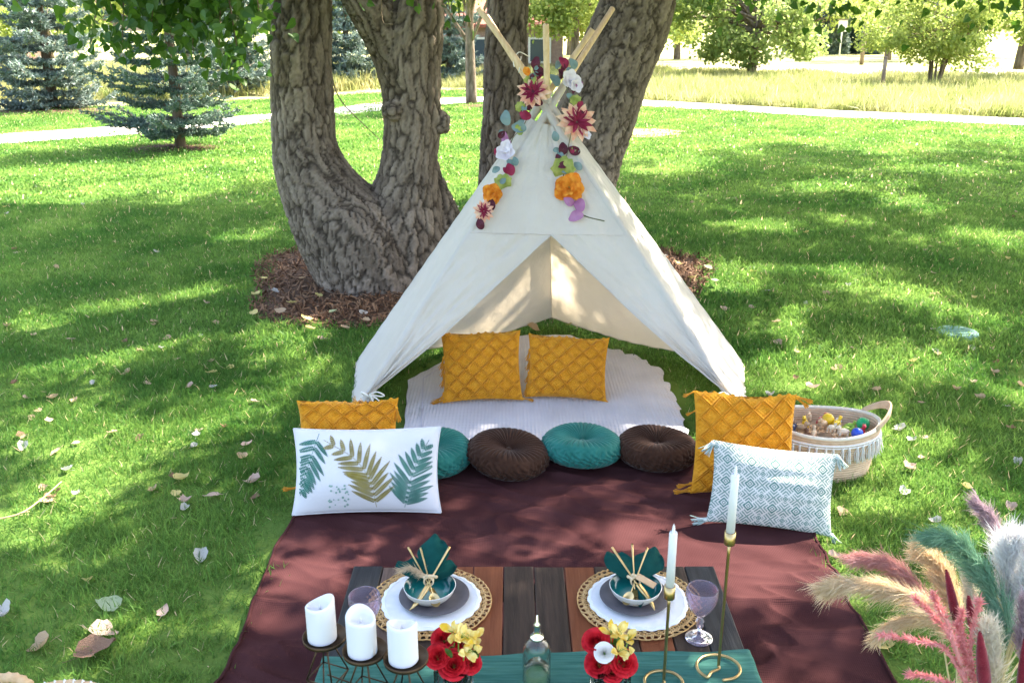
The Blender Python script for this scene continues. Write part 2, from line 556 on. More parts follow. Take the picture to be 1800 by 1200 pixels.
cen = np.stack([MULCH_C[0] + r0 * mulch_r(aa) * np.cos(aa), MULCH_C[1] + r0 * mulch_r(aa) * np.sin(aa), .012 + .06 * np.clip(1 - r0 ** 2, 0, 1) + rng.uniform(0, .012, n)], 1)
d, s, nr = frames(n, 1.2)
ln = rng.uniform(.015, .05, n)[:, None]; wd = rng.uniform(.004, .010, n)[:, None]; th = rng.uniform(.002, .004, n)[:, None]
V = np.stack([cen - d * ln - s * wd, cen + d * ln - s * wd * .6, cen + d * ln + s * wd * .5, cen - d * ln + s * wd, cen + nr * th * 2 - d * ln * .4, cen + nr * th * 2 + d * ln * .5], 1).reshape(-1, 3)
i = np.arange(n)[:, None] * 6
mb.add(V, np.concatenate([i + np.array(t) for t in ([0, 1, 5, 4], [2, 3, 4, 5])]))
mb.f.setdefault(3, []).append(np.concatenate([i + np.array(t) for t in ([1, 2, 5], [3, 0, 4])]))
tag(mb.build('wood_chips', m_chip, smooth=False), 'brown shredded wood chips around the trunks of the big tree', 'mulch', kind='stuff')
for c, r in ((P(300, 262), .75), (P(90, 196), 1.5), (P(1130, 234), .8), (P(830, 187), .5)):
    mb = MB(); pts = np.zeros((6, 40, 3)); an = np.linspace(0, 2 * PI, 40, endpoint=False)
    rv_ = r * (1 + .12 * np.sin(3 * an + r) + .06 * np.sin(8 * an)); q = np.linspace(0.02, 1, 6)
    pts[..., 0] = c[0] + q[:, None] * rv_ * np.cos(an); pts[..., 1] = c[1] + q[:, None] * rv_ * np.sin(an); pts[..., 2] = .055 - .04 * q[:, None]
    mb.grid(pts, closed_u=True)
    tag(mb.build('mulch_bed', m_mulch if r != .8 else M('dry_mulch', (.3, .2, .13), (.42, .3, .2), scale=9, rough=.95, bump=.6, bscale=30)), kind='structure')

# ================================================================== the big cottonwood
def bark_mat():
    m = bpy.data.materials.new('cottonwood_bark'); m.use_nodes = True
    N, Lk = m.node_tree.nodes, m.node_tree.links
    bs = N['Principled BSDF']; bs.inputs['Roughness'].default_value = .9; bs.inputs['Specular IOR Level'].default_value = .15
    at = N.new('ShaderNodeAttribute'); at.attribute_name = 'barkco'
    ck = N.new('ShaderNodeAttribute'); ck.attribute_name = 'crack'
    mp = N.new('ShaderNodeMapping'); mp.inputs['Scale'].default_value = (1, 1, .3)
    Lk.new(at.outputs['Vector'], mp.inputs['Vector'])
    n1 = N.new('ShaderNodeTexNoise'); n1.inputs['Scale'].default_value = 26; n1.inputs['Detail'].default_value = 8; n1.inputs['Roughness'].default_value = .65
    Lk.new(mp.outputs[0], n1.inputs['Vector'])
    cr = N.new('ShaderNodeValToRGB')
    cr.color_ramp.elements[0].position = .3; cr.color_ramp.elements[0].color = (.125, .095, .074, 1)
    cr.color_ramp.elements[1].position = .72; cr.color_ramp.elements[1].color = (.33, .265, .215, 1)
    pa = N.new('ShaderNodeAttribute'); pa.attribute_name = 'plate'
    mm = N.new('ShaderNodeMix'); mm.inputs['Factor'].default_value = .25
    Lk.new(n1.outputs['Fac'], mm.inputs['A']); Lk.new(pa.outputs['Fac'], mm.inputs['B'])
    Lk.new(mm.outputs['Result'], cr.inputs[0])
    mx = N.new('ShaderNodeMix'); mx.data_type = 'RGBA'; mx.inputs['A'].default_value = (.035, .026, .02, 1)
    Lk.new(ck.outputs['Fac'], mx.inputs['Factor']); Lk.new(cr.outputs[0], mx.inputs['B'])
    Lk.new(mx.outputs['Result'], bs.inputs['Base Color'])
    n2 = N.new('ShaderNodeTexNoise'); n2.inputs['Scale'].default_value = 70; n2.inputs['Detail'].default_value = 6
    Lk.new(mp.outputs[0], n2.inputs['Vector'])
    bp = N.new('ShaderNodeBump'); bp.inputs['Strength'].default_value = .8; bp.inputs['Distance'].default_value = .008
    Lk.new(n2.outputs['Fac'], bp.inputs['Height']); Lk.new(bp.outputs[0], bs.inputs['Normal'])
    return m
m_bark = bark_mat()
m_bark2 = M('grey_bark', (.11, .085, .06), (.24, .19, .15), scale=14, rough=.9, spec=.1, bump=.8, bscale=40, stretch=(1, 1, .25), bdist=.02)
m_twig = M('twig_bark', (.10, .07, .045), (.2, .15, .1), scale=30, rough=.9)
m_leaf = M('cottonwood_leaf', (.035, .10, .012), (.08, .17, .02), isl=True, rough=.42, spec=.4, transl=.42)
m_leaf2 = M('willow_leaf', (.23, .32, .07), (.42, .48, .14), isl=True, rough=.5, spec=.35, transl=.6)
m_leaf3 = M('shrub_leaf', (.17, .26, .07), (.33, .41, .13), isl=True, rough=.5, spec=.35, transl=.58)

tree = thing('cottonwood_tree', 'big old cottonwood with several thick furrowed trunks rising behind the teepee', 'tree', (MULCH_C[0], MULCH_C[1], 0))
def px_w(w, Y, py): return w * Y / ray(900, py)[1] / FPX / 2
stems = []
def stem(rows):
    pts = [Q(x, y, Y) for x, y, w, Y in rows]; rad = [px_w(w, Y, y) for x, y, w, Y in rows]
    path = smooth_path(np.c_[np.array(pts), rad], 8)
    stems.append((path[:, :3], path[:, 3])); return path
sA = stem([(705, 575, 190, 7.05), (682, 515, 190, 7.05), (628, 430, 192, 7.05), (570, 345, 148, 7.05), (538, 265, 117, 7.05), (531, 180, 110, 7.05), (528, 90, 107, 7.05), (528, 0, 108, 7.05), (520, -120, 104, 7.0), (490, -320, 95, 6.9), (440, -560, 85, 6.8)])
sB = stem([(700, 560, 200, 7.15), (700, 470, 190, 7.15), (706, 390, 150, 7.15), (716, 310, 106, 7.15), (724, 230, 98, 7.15), (724, 160, 106, 7.15), (718, 100, 118, 7.15), (728, 30, 110, 7.15), (738, -60, 88, 7.2), (760, -260, 78, 7.3), (800, -560, 66, 7.5)])
sB1 = stem([(716, 150, 86, 7.12), (690, 85, 84, 7.1), (655, 20, 82, 7.05), (612, -60, 78, 7.0), (540, -220, 70, 6.8), (450, -420, 60, 6.5)])
sE = stem([(760, 560, 120, 7.25), (785, 450, 95, 7.25), (772, 370, 62, 7.28), (752, 300, 46, 7.28), (740, 250, 34, 7.25)])
sC = stem([(870, 520, 130, 7.9), (876, 430, 100, 7.95), (883, 300, 84, 8.0), (889, 150, 77, 8.0), (893, 0, 75, 8.0), (905, -200, 68, 8.1), (940, -500, 58, 8.3)])
sD = stem([(950, 540, 190, 7.55), (968, 455, 160, 7.6), (1003, 340, 148, 7.65), (1042, 220, 140, 7.7), (1085, 105, 136, 7.7), (1110, 40, 134, 7.7), (1142, -60, 126, 7.7), (1205, -240, 112, 7.8), (1330, -560, 92, 8.0)])
stem([(815, 560, 300, 7.5), (815, 520, 240, 7.5), (810, 480, 140, 7.5)])
mb = MB()
for path, rad in stems: mb.tube(path, rad, 16)
mb.ball(Q(779, 216, 7.12), (.062, .075, .085))
mb.ball(Q(690, 195, 6.95), (.09, .07, .07))
for x, y, w in ((640, 516, 70), (690, 535, 80), (745, 545, 90)):     # root flare
    mb.tube(np.array([Q(x, y - 40, 6.85), Q(x - 4, y, 6.72), Q(x - 8, y + 22, 6.66)]), [px_w(w * .55, 6.8, y), px_w(w * .75, 6.8, y), px_w(w * .8, 6.8, y)], 12)
tmp = mb.build('trunk', m_bark)
md = tmp.modifiers.new('r', 'REMESH'); md.mode = 'VOXEL'; md.voxel_size = .0145
md = tmp.modifiers.new('s', 'SMOOTH'); md.factor = .6; md.iterations = 9
dg = bpy.context.evaluated_depsgraph_get()
ev = tmp.evaluated_get(dg)
me = bpy.data.meshes.new_from_object(ev)
bpy.data.objects.remove(tmp)
nV = len(me.vertices)
co = np.zeros(nV * 3); me.vertices.foreach_get('co', co); co = co.reshape(-1, 3)
no = np.zeros(nV * 3); me.vertices.foreach_get('normal', no); no = no.reshape(-1, 3)
cs, cl_, cr_, off = [], [], [], 0
for path, rad in stems:
    ln = np.concatenate([[0], np.cumsum(np.linalg.norm(np.diff(path, axis=0), axis=1))])
    cs.append(path); cl_.append(ln + off); cr_.append(rad); off += 7.3
cs, cl_, cr_ = np.concatenate(cs), np.concatenate(cl_), np.concatenate(cr_)
near_i = np.zeros(nV, int)
for k in range(0, nV, 20000):
    dd = np.linalg.norm(co[k:k + 20000, None] - cs[None], axis=2) / cr_[None]
    near_i[k:k + 20000] = np.argmin(dd, 1)
dv = co - cs[near_i]
bc = np.stack([dv[:, 0], dv[:, 1], cl_[near_i] * .0 + co[:, 2] * 1.05], 1)
bc[:, 0] += .018 * wob(co, 12, 1) + .007 * wob(co, 38, 5); bc[:, 1] += .018 * wob(co, 12, 2) + .007 * wob(co, 38, 6); bc[:, 2] += .06 * wob(co, 9, 3)
plate_ = np.zeros(nV); crack = np.zeros(nV); rough_ = np.zeros(nV)
vor, nz = mnoise.voronoi, mnoise.noise
for k in range(nV):
    x, y, z = bc[k]
    dist, cp = vor((x * 15, y * 15, z * 3.1))
    plate_[k] = nz((cp[0][0] * 3.3, cp[0][1] * 3.3, cp[0][2] * 3.3))
    e = dist[1] - dist[0]
    d2, _ = vor((x * 21 + 9, y * 21, z * 10))
    n2_ = nz((x * 26 + 5, y * 26, z * 4.5 + 3))
    crack[k] = min(1, e / .17) * (.66 + .34 * min(1, abs(n2_) / .12)) * (.66 + .34 * min(1, (d2[1] - d2[0]) / .10))
    rough_[k] = nz((x * 40, y * 40, z * 22))
co += no * (.021 * (crack - .75) + .005 * plate_ + .0045 * rough_ + .012 * wob(co, 5, 4))[:, None]
me.vertices.foreach_set('co', co.ravel())
a1 = me.attributes.new('barkco', 'FLOAT_VECTOR', 'POINT'); a1.data.foreach_set('vector', bc.astype(np.float32).ravel())
a3 = me.attributes.new('plate', 'FLOAT', 'POINT'); a3.data.foreach_set('value', (.5 + .9 * plate_).clip(0, 1).astype(np.float32))
a2 = me.attributes.new('crack', 'FLOAT', 'POINT'); a2.data.foreach_set('value', (crack ** 1.0).astype(np.float32))
me.polygons.foreach_set('use_smooth', np.ones(len(me.polygons), bool))
if not me.materials: me.materials.append(m_bark)
me.transform(Matrix.Translation((-tree.location[0], -tree.location[1], 0)))
trunk = link('trunk', me, tree)
# limbs carrying the crown, above the frame
LIMB_TIPS = [sA[-1], sB[-1], sB1[-1], sC[-1], sD[-1]]

# --- crown: leaf clumps on limbs; sun gaps where the lawn and blanket are sunlit
T2 = np.array([11.5, 15.5])
GAPS = [(860, 885, .16), (1110, 890, .17), (965, 975, .18), (1050, 960, .12), (600, 955, .14), (545, 1035, .14), (1330, 960, .22), (1385, 1000, .16), (1300, 1030, .16), (700, 1050, .1), (1110, 1060, .16),
        (900, 1120, .1), (480, 990, .1), (80, 760, .35), (220, 800, .28), (300, 770, .22), (430, 720, .3), (560, 640, .3), (620, 620, .25), (150, 880, .25), (30, 960, .2), (260, 1110, .16), (700, 620, .1),
        (1420, 640, .28), (1560, 640, .3), (1660, 650, .3), (1500, 760, .2), (1640, 780, .22), (1600, 850, .22), (1700, 900, .2), (1400, 690, .2), (1780, 690, .3), (1480, 900, .15),
        (1330, 400, .35), (1200, 300, .4), (1450, 330, .5), (1650, 300, .6), (1600, 360, .4), (1750, 420, .5), (1300, 470, .3), (1480, 480, .28), (1230, 500, .22), (1150, 470, .22), (1600, 520, .25), (1700, 560, .25), (1380, 560, .18),
        (250, 330, .5), (60, 350, .5), (420, 420, .3), (350, 520, .3), (100, 560, .35), (480, 590, .25), (200, 620, .3), (50, 660, .3), (820, 330, .3), (800, 250, .6), (600, 250, .6),
        (1000, 490, .12), (1060, 520, .1), (900, 470, .1), (1000, 700, .12)]
G2 = np.array([np.r_[P(x, y)[:2], r * (.5 if y > 850 and x > 470 and x < 1420 else (.95 if y > 560 else 1.0))] for x, y, r in GAPS])
TG = np.array([[1.0, 4.9, .6, .14], [.9, 5.1, .9, .15], [1.15, 4.75, .35, .2], [1.05, 4.6, .5, .14], [.7, 5.1, 1.15, .1], [.0, 5.9, .55, .18], [.45, 5.8, .6, .16], [-.2, 5.8, .4, .14], [1.12, 1.95, .55, .22], [.98, 2.05, .5, .2], [1.25, 1.9, .6, .2]])    # gaps towards the tent's right and rear panels
cot = np.array([math.sin(SUN_AZ), math.cos(SUN_AZ)]) / math.tan(SUN_EL)
TGg = np.c_[TG[:, :2] - TG[:, 2:3] * cot, TG[:, 3]]
G2 = np.concatenate([G2, TGg])
def shade_wanted(x, y):
    far = np.interp(x, [-9, -5, -2, 0, 2, 4, 7, 11], [10.6, 11.2, 11.4, 12.0, 14.0, 15.2, 15.6, 14.5])
    e = far + .9 * math.sin(x * 1.7) + .6 * math.sin(x * 3.9 + 1)
    return y < e and y > -3.5
clumps1, clumps2 = [], []
tries = 0
while len(clumps1) + len(clumps2) < 3100 and tries < 90000:
    tries += 1
    y = random.uniform(-3, 16.5); x = random.uniform(-.62 * max(y, 4) - 1.5, .66 * max(y, 4) + 1.5)
    if not shade_wanted(x, y): continue
    h = random.uniform(3.3, 8.5)
    c = np.array([x, y]) + cot * h
    d1, d2 = np.hypot(*(c - np.array([1.2, 8.4]))), np.hypot(*(c - T2))
    if min(d1 / 7.4, d2 / 6.0) > 1: continue
    rad = random.uniform(.28, .5)
    if len(clumps1) + len(clumps2) > 1500: rad *= .55
    gd = np.hypot(G2[:, 0] - x, G2[:, 1] - y) - G2[:, 2] - rad * .5
    if gd.min() < 0: continue
    (clumps1 if d1 / 7.4 < d2 / 6.0 else clumps2).append((np.array([c[0], c[1], h]), rad))
def crown_leaves(clumps, per, size):
    mb = MB(); allc = []
    for c, r in clumps:
        k = int(per * (r / .4) ** 2) + 4
        d = rng.normal(0, 1, (k, 3)); d /= np.linalg.norm(d, axis=1, keepdims=True)
        allc.append(c + d * (r * rng.uniform(.2, 1, (k, 1)) ** .6) * np.array([1, 1, .6]))
    leaf_cloud(mb, np.concatenate(allc), size, up=.35, droop=.25)
    return mb
crown_leaves(clumps1, 120, .105).build('crown', m_leaf, tree, smooth=False, world=True)
def limbs(mb, tips, clumps, step=60):
    tips = np.array([t[:3] for t in tips])
    for c, r in clumps[::step]:
        t = tips[np.argmin(np.linalg.norm(tips - c, axis=1))]
        mid_ = (t + c) / 2 + np.array([0, 0, .35])
        mb.tube(smooth_path([t, mid_, c], 4), np.linspace(.014, .005, 9), 5)
mb = MB(); limbs(mb, LIMB_TIPS, clumps1)
mb.build('branch', m_bark2, tree, world=True)
# low hanging sprays of the same tree
def spray(px0, py0, px1, py1, Y, n, leaf, hang, spread, heart=True, seed=0):
    mbw, mbl = MB(), MB()
    g = np.random.default_rng(seed)
    A, B = Q(px0, py0, Y), Q(px1, py1, Y)
    path = smooth_path([A + np.array([0, .3, .9]), A, (A + B) / 2 + np.array([0, 0, .06]), B], 6)
    mbw.tube(path, np.linspace(.012, .003, len(path)), 5)
    cs_ = []
    for i in range(n):
        t = g.uniform(.25, 1)
        p = path[int(t * (len(path) - 1))] + g.normal(0, spread, 3) * np.array([1, 1, .7]) + np.array([0, 0, -abs(g.normal(0, hang))])
        cs_.append(p)
    leaf_cloud(mbl, np.array(cs_), leaf, g, heart=heart, droop=.9, up=.1)
    hb = mbw.build('hanging_branch', m_twig, tree, world=True)
    mbl.build('foliage', m_leaf, hb, smooth=False, world=True)
for j, (x0, y0, x1, y1, n) in enumerate([(150, -150, 200, 30, 60), (230, -150, 215, 75, 90), (300, -160, 265, 50, 100), (330, -140, 340, 95, 110), (260, -120, 300, 60, 90), (400, -160, 385, 80, 90), (380, -120, 420, 105, 55), (200, -90, 160, 75, 18), (120, -160, 30, 5, 26), (300, -100, 420, 30, 70), (430, -160, 455, 20, 40), (60, -160, -10, 30, 14)]):
    spray(x0, y0, x1, y1, 5.9 + .12 * (j % 5), int(n * 2.3), .066, .075, .13, seed=j)
for j, (x0, y0, x1, y1, n) in enumerate([(640, -140, 640, -8, 50), (700, -140, 735, 12, 22), (770, -140, 790, 20, 60), (820, -120, 815, 45, 30), (730, -90, 700, -5, 30)]):
    spray(x0, y0, x1, y1, 6.3, n, .062, .04, .09, seed=j + 30)
for j, (x0, y0, x1, y1, n) in enumerate([(1380, -120, 1360, 10, 90), (1440, -120, 1465, 20, 130), (1400, -80, 1480, 5, 90), (1490, -120, 1455, 45, 60), (1540, -100, 1560, 0, 90), (1280, -100, 1240, -5, 60), (1620, -90, 1650, -5, 70), (1720, -100, 1740, 25, 120), (1790, -100, 1800, 40, 90)]):
    spray(x0, y0, x1, y1, 9.4, int(n * .7), .075, .07, .2, seed=j + 60)
mb = MB()
mb.tube(smooth_path([Q(583, 60, 6.8), Q(583, 130, 6.75), Q(598, 175, 6.7), Q(635, 215, 6.65), Q(668, 246, 6.65)], 5), np.linspace(.006, .003, 21), 5)
mb.tube(smooth_path([Q(671, -30, 6.6), Q(672, 36, 6.6), Q(690, 43, 6.55)], 4), np.linspace(.003, .004, 9), 5)
mb.build('twig', m_twig, tree, world=True)
# neighbour tree right of the frame
t2 = thing('cottonwood_tree', 'cottonwood standing alone on the lawn at the right beyond the basket', 'tree', (T2[0], T2[1], 0))
mb = MB(); mb.tube(smooth_path([(0, 0, -.1), (.05, .02, 1.2), (-.1, .1, 2.6), (.1, 0, 4.2), (0, .1, 6.0)], 6), np.linspace(.34, .12, 25), 14)
tips2 = [np.array([T2[0], T2[1], 3.0]), np.array([T2[0], T2[1], 4.5]), np.array([T2[0], T2[1], 5.8])]
mb.build('trunk', m_bark2, t2)
mb = MB(); limbs(mb, tips2, clumps2, 9); mb.build('branch', m_bark2, t2, world=True)
crown_leaves(clumps2, 95, .12).build('crown', m_leaf, t2, smooth=False, world=True)

# ================================================================== background trees
m_spruce = M('spruce_needles', (.09, .15, .12), (.27, .33, .30), isl=True, rough=.55, spec=.3, transl=.15)
m_spruce_g = M('green_spruce_needles', (.055, .11, .085), (.19, .255, .215), isl=True, rough=.55, spec=.3, transl=.15)
m_spruce_d = M('dark_spruce_needles', (.03, .07, .06), (.09, .15, .14), isl=True, rough=.6, spec=.2)
def spruce(loc, height, radius, label, seed, z0=.25, mat=None, dens=1.0, needle=.075, group='blue spruces along the path'):
    g = np.random.default_rng(seed)
    t = thing('spruce_tree', label, 'tree', loc, group=group)
    mb = MB(); mb.tube([(0, 0, -.05), (.02, 0, height * .3), (0, .02, height * .65), (0, 0, height)], [radius * .065, radius * .05, radius * .03, .006], 10)
    wood, base, dirs = mb, [], []
    z = z0
    while z < height * .97:
        f = (z - z0) / (height - z0)
        br = radius * (1 - f) ** .85 * (.82 + .18 * math.sin(seed + z * 9)) * min(1, .75 + f * 3)
        nb = max(4, int(9 * (1 - f * .5)))
        a0 = g.uniform(0, 6.28)
        for k in range(nb):
            a = a0 + k * 2 * PI / nb + g.normal(0, .2)
            ln = br * g.uniform(.7, 1.12)
            dx, dy = math.cos(a), math.sin(a)
            droop = .16 * ln * (1 - f)
            s = np.linspace(0, 1, 7)
            path = np.stack([dx * ln * s, dy * ln * s, z + .1 * s * ln - droop * np.sin(s * 2.4) + .12 * ln * s ** 3], 1)
            wood.tube(path, np.linspace(.016, .003, 7) * max(.5, radius), 4)
            nt = int(ln / .05)
            for q in range(nt):
                u = .14 + .86 * (q + g.uniform()) / nt
                p = path[0] + (path[-1] - path[0]) * u
                p = np.array([np.interp(u, s, path[:, c]) for c in range(3)])
                side = 1 if q % 2 else -1
                tl = (.10 + .30 * (1 - u) * min(1, ln)) * g.uniform(.6, 1.2) + .06
                td = np.array([dx * .75 - side * dy * .75, dy * .75 + side * dx * .75, g.normal(.02, .12)])
                td /= np.linalg.norm(td)
                m_ = max(5, int(tl / .0085 * dens))
                w = g.uniform(0, 1, m_)[:, None]
                base.append(p + td * tl * w)
                nd = td * .75 + g.normal(0, .6, (m_, 3)) + np.array([0, 0, .3])
                dirs.append(nd / np.linalg.norm(nd, axis=1, keepdims=True))
        z += g.uniform(.13, .21) * max(1, radius / 1.3)
    wood.build('trunk', m_bark2, t)
    base, dirs = np.concatenate(base), np.concatenate(dirs)
    mb = MB(); strands(mb, base, dirs, needle * g.uniform(.6, 1.2, len(base)), needle * .30, g, bend=.1)
    mb.build('crown', mat or m_spruce, t, smooth=False)
    return t
spruce(P(318, 262), 5.2, 1.5, 'small open blue spruce beside the path with its bare trunk showing', 3, z0=.32, needle=.075, mat=m_spruce_g)
spruce(P(95, 192), 7.0, 2.0, 'dense silvery blue spruce on its own mulch bed beyond the path', 5, z0=.2, dens=.6, needle=.12)
spruce(P(420, 166), 6.0, 1.7, 'pale blue spruce beyond the path, half hidden by the left cottonwood trunk', 8, dens=.4, needle=.15)
spruce(P(612, 152), 6.5, 1.9, 'pale blue spruce beyond the path seen between the two left trunks', 11, dens=.35, needle=.16)
spruce(P(790, 146), 6.0, 1.8, 'blue spruce standing behind the slim young lawn tree', 13, dens=.35, needle=.16)

def broadleaf(name, loc, h, crown_c, crown_r, n, leaf, mat, label, seed, trunk_r=.12, stems_n=1, lobes=26, zmin=.5, group=None, fork=.45, cat='tree'):
    g = np.random.default_rng(seed)
    t = thing(name, label, cat, loc, group=group)
    cc = np.array(crown_c, float); cr = np.array(crown_r, float)
    mbw = MB(); cl = []
    heads = []
    for s in range(stems_n):
        a = g.uniform(0, 6.28)
        sp = 0 if stems_n == 1 else 1
        hd = cc + np.array([math.cos(a) * cr[0] * .45 * sp, math.sin(a) * cr[1] * .45 * sp, 0])
        path = smooth_path([(sp * .15 * math.cos(a), sp * .15 * math.sin(a), -.05), (hd[0] * .3 + g.normal(0, .05), hd[1] * .3, h * fork * .6), hd], 6)
        mbw.tube(path, np.linspace(trunk_r, trunk_r * .35, len(path)), 10)
        heads.append(path)
    for k in range(lobes):
        d = g.normal(0, 1, 3); d /= np.linalg.norm(d)
        c = cc + d * cr * g.uniform(.35, .95)
        c[2] = max(c[2], zmin + .3)
        r = g.uniform(.16, .32) * cr.mean()
        m_ = int(n / lobes)
        q = g.normal(0, 1, (m_, 3)); q /= np.linalg.norm(q, axis=1, keepdims=True)
        p = c + q * r * (g.uniform(0, 1, (m_, 1)) ** .45) * np.array([1, 1, .75])
        cl.append(p[p[:, 2] > zmin])
        hp = heads[k % len(heads)]
        st = hp[int(len(hp) * g.uniform(.45, .95))]
        mbw.tube(smooth_path([st, (st + c) / 2 + np.array([0, 0, .1]), c], 3), np.linspace(trunk_r * .35, .01, 7), 5)
    mbw.build('trunk', m_bark2, t)
    mb = MB(); leaf_cloud(mb, np.concatenate(cl), leaf, g, up=.3, droop=.3)
    mb.build('crown', mat, t, smooth=False)
    return t
broadleaf('young_tree', P(829, 184), 7, (0, 0, 4.3), (2.3, 2.3, 2.2), 9000, .10, m_leaf2, 'slim young tree with a forked grey trunk on the lawn by the path', 2, trunk_r=.16, zmin=2.0)
broadleaf('willow_tree', Q(1320, 132, 40), 6, (0, 0, 2.5), (4.4, 3.2, 2.7), 15000, .17, m_leaf3, 'bushy green willow with low branches in the meadow by the gravel road', 6, trunk_r=.22, lobes=60, zmin=.25)
broadleaf('shrub', Q(1640, 150, 33), 4.5, (0, 0, 2.0), (3.1, 2.4, 2.0), 14000, .12, m_leaf2, 'bright green many-stemmed shrub in the tall meadow grass', 9, trunk_r=.045, stems_n=9, lobes=60, zmin=.5, cat='shrub')
broadleaf('roadside_tree', Q(1790, 120, 38), 7, (0, 0, 3.6), (4.2, 3.5, 3.0), 10000, .18, m_leaf2, 'leafy tree with bright foliage behind the shrub at the road bend', 12, trunk_r=.2, lobes=36, zmin=.9)
broadleaf('roadside_tree', Q(1120, 120, 46), 7, (0, 0, 4.0), (5, 3.5, 3.6), 12000, .2, m_leaf2, 'yellow green tree behind the rightmost leaning trunk', 14, trunk_r=.22, lobes=36, zmin=.6)
broadleaf('roadside_tree', Q(1010, 110, 40), 7, (0, 0, 3.8), (4.2, 3.0, 3.6), 12000, .18, m_leaf2, 'bright green tree framed between the pole tips of the teepee', 17, trunk_r=.2, lobes=36, zmin=.5)
for j, (x, Y, w, h) in enumerate([(1190, 64, 6, 7), (1420, 74, 7, 9), (1560, 62, 6, 8), (700, 58, 6, 7), (560, 60, 5, 7), (-30, 44, 5, 6), (210, 60, 7, 8), (330, 50, 4.5, 6), (860, 66, 7, 9), (1000, 74, 8, 10), (1700, 70, 7, 9), (90, 66, 6, 8)]):
    names = ['beyond the willow', 'above the dark evergreen row', 'behind the white signpost', 'behind the forked trunk', 'between the two left trunks far off', 'at the edge of the golden grass', 'far behind the small blue spruce', 'behind the pale half hidden spruce', 'beside the red roofed house', 'far behind the teepee poles', 'far behind the bright shrub', 'far behind the silvery spruce']
    broadleaf('distant_tree', Q(x, 105, Y), h, (0, 0, h * .55), (w, w * .8, h * .5), 4200, .30, m_leaf2 if j % 3 else m_leaf3, 'distant green tree ' + names[j], 40 + j, trunk_r=.25, lobes=26, zmin=.3, group='distant trees')
for j, x in enumerate([1400, 1424, 1447, 1470, 1493, 1512, 1532]):
    spruce(Q(x, 98, 76 + 2 * (j % 3)), 4.6 + .7 * (j % 3), 1.15, 'dark evergreen in the row beyond the gravel road', 60 + j, z0=.1, mat=m_spruce_d if j % 3 else m_spruce, dens=.06, needle=.34, group='evergreen row beyond the gravel road')
# brushy golden weeds in the left distance
m_gold = grass_mat('golden_blade', (.16, .22, .06), (.34, .32, .14), (.45, .4, .2), tr=.35)
gold = [blade_patch('blade_patch', 70, .6, .25, .75, .03, m_gold, .3, s + 70) for s in range(3)]
gpn = np.array([(x, y, 0) for x, y in zip(rng.uniform(-30, -3, 1500), rng.uniform(27, 46, 1500)) if y > np.interp(x, xs, yt) + 2])
scatter('golden_weeds', gpn, gold, .6, 1.1, 'tall golden weeds beyond the spruces on the left', cat='weeds')

# posts and sign
m_post = M('weathered_post', (.16, .12, .09), (.26, .2, .15), scale=12, rough=.9, bump=.4, bscale=30, stretch=(1, 1, .2))
m_white = M('white_paint', (.78, .78, .76), (.7, .7, .69), scale=5, rough=.6)
def post(pt, h, r, label):
    t = thing('post', label, 'post', pt)
    mb = MB(); mb.tube([(0, 0, -.1), (0, 0, h - .05)], r, 10); mb.build('shaft', m_post, t)
    mb = MB(); mb.lathe([(r, h - .05), (r * 1.15, h - .04), (r * 1.15, h), (.001, h + .03)], 10); mb.build('cap', m_post, t)
post(P(1550, 158), 1.05, .065, 'dark wooden post standing in the meadow grass beside the bright shrub')
post(P(1514, 114), 2.2, .12, 'tall grey post beside the gravel road before the dark evergreens')
t = thing('signpost', 'white signboard on a thin post in front of the dark evergreen row', 'sign', P(1475, 101))
mb = MB(); mb.tube([(0, 0, -.1), (0, 0, 2.4)], .05, 8); mb.build('pole', m_white, t)
mb = MB(); mb.box((0, -.06, 2.1), (.62, .05, .75), bev=.01); mb.build('board', m_white, t, smooth=False)
mb = MB(); mb.box((0, -.05, 2.52), (.8, .14, .06), bev=.01); mb.build('top_rail', m_post, t, smooth=False)

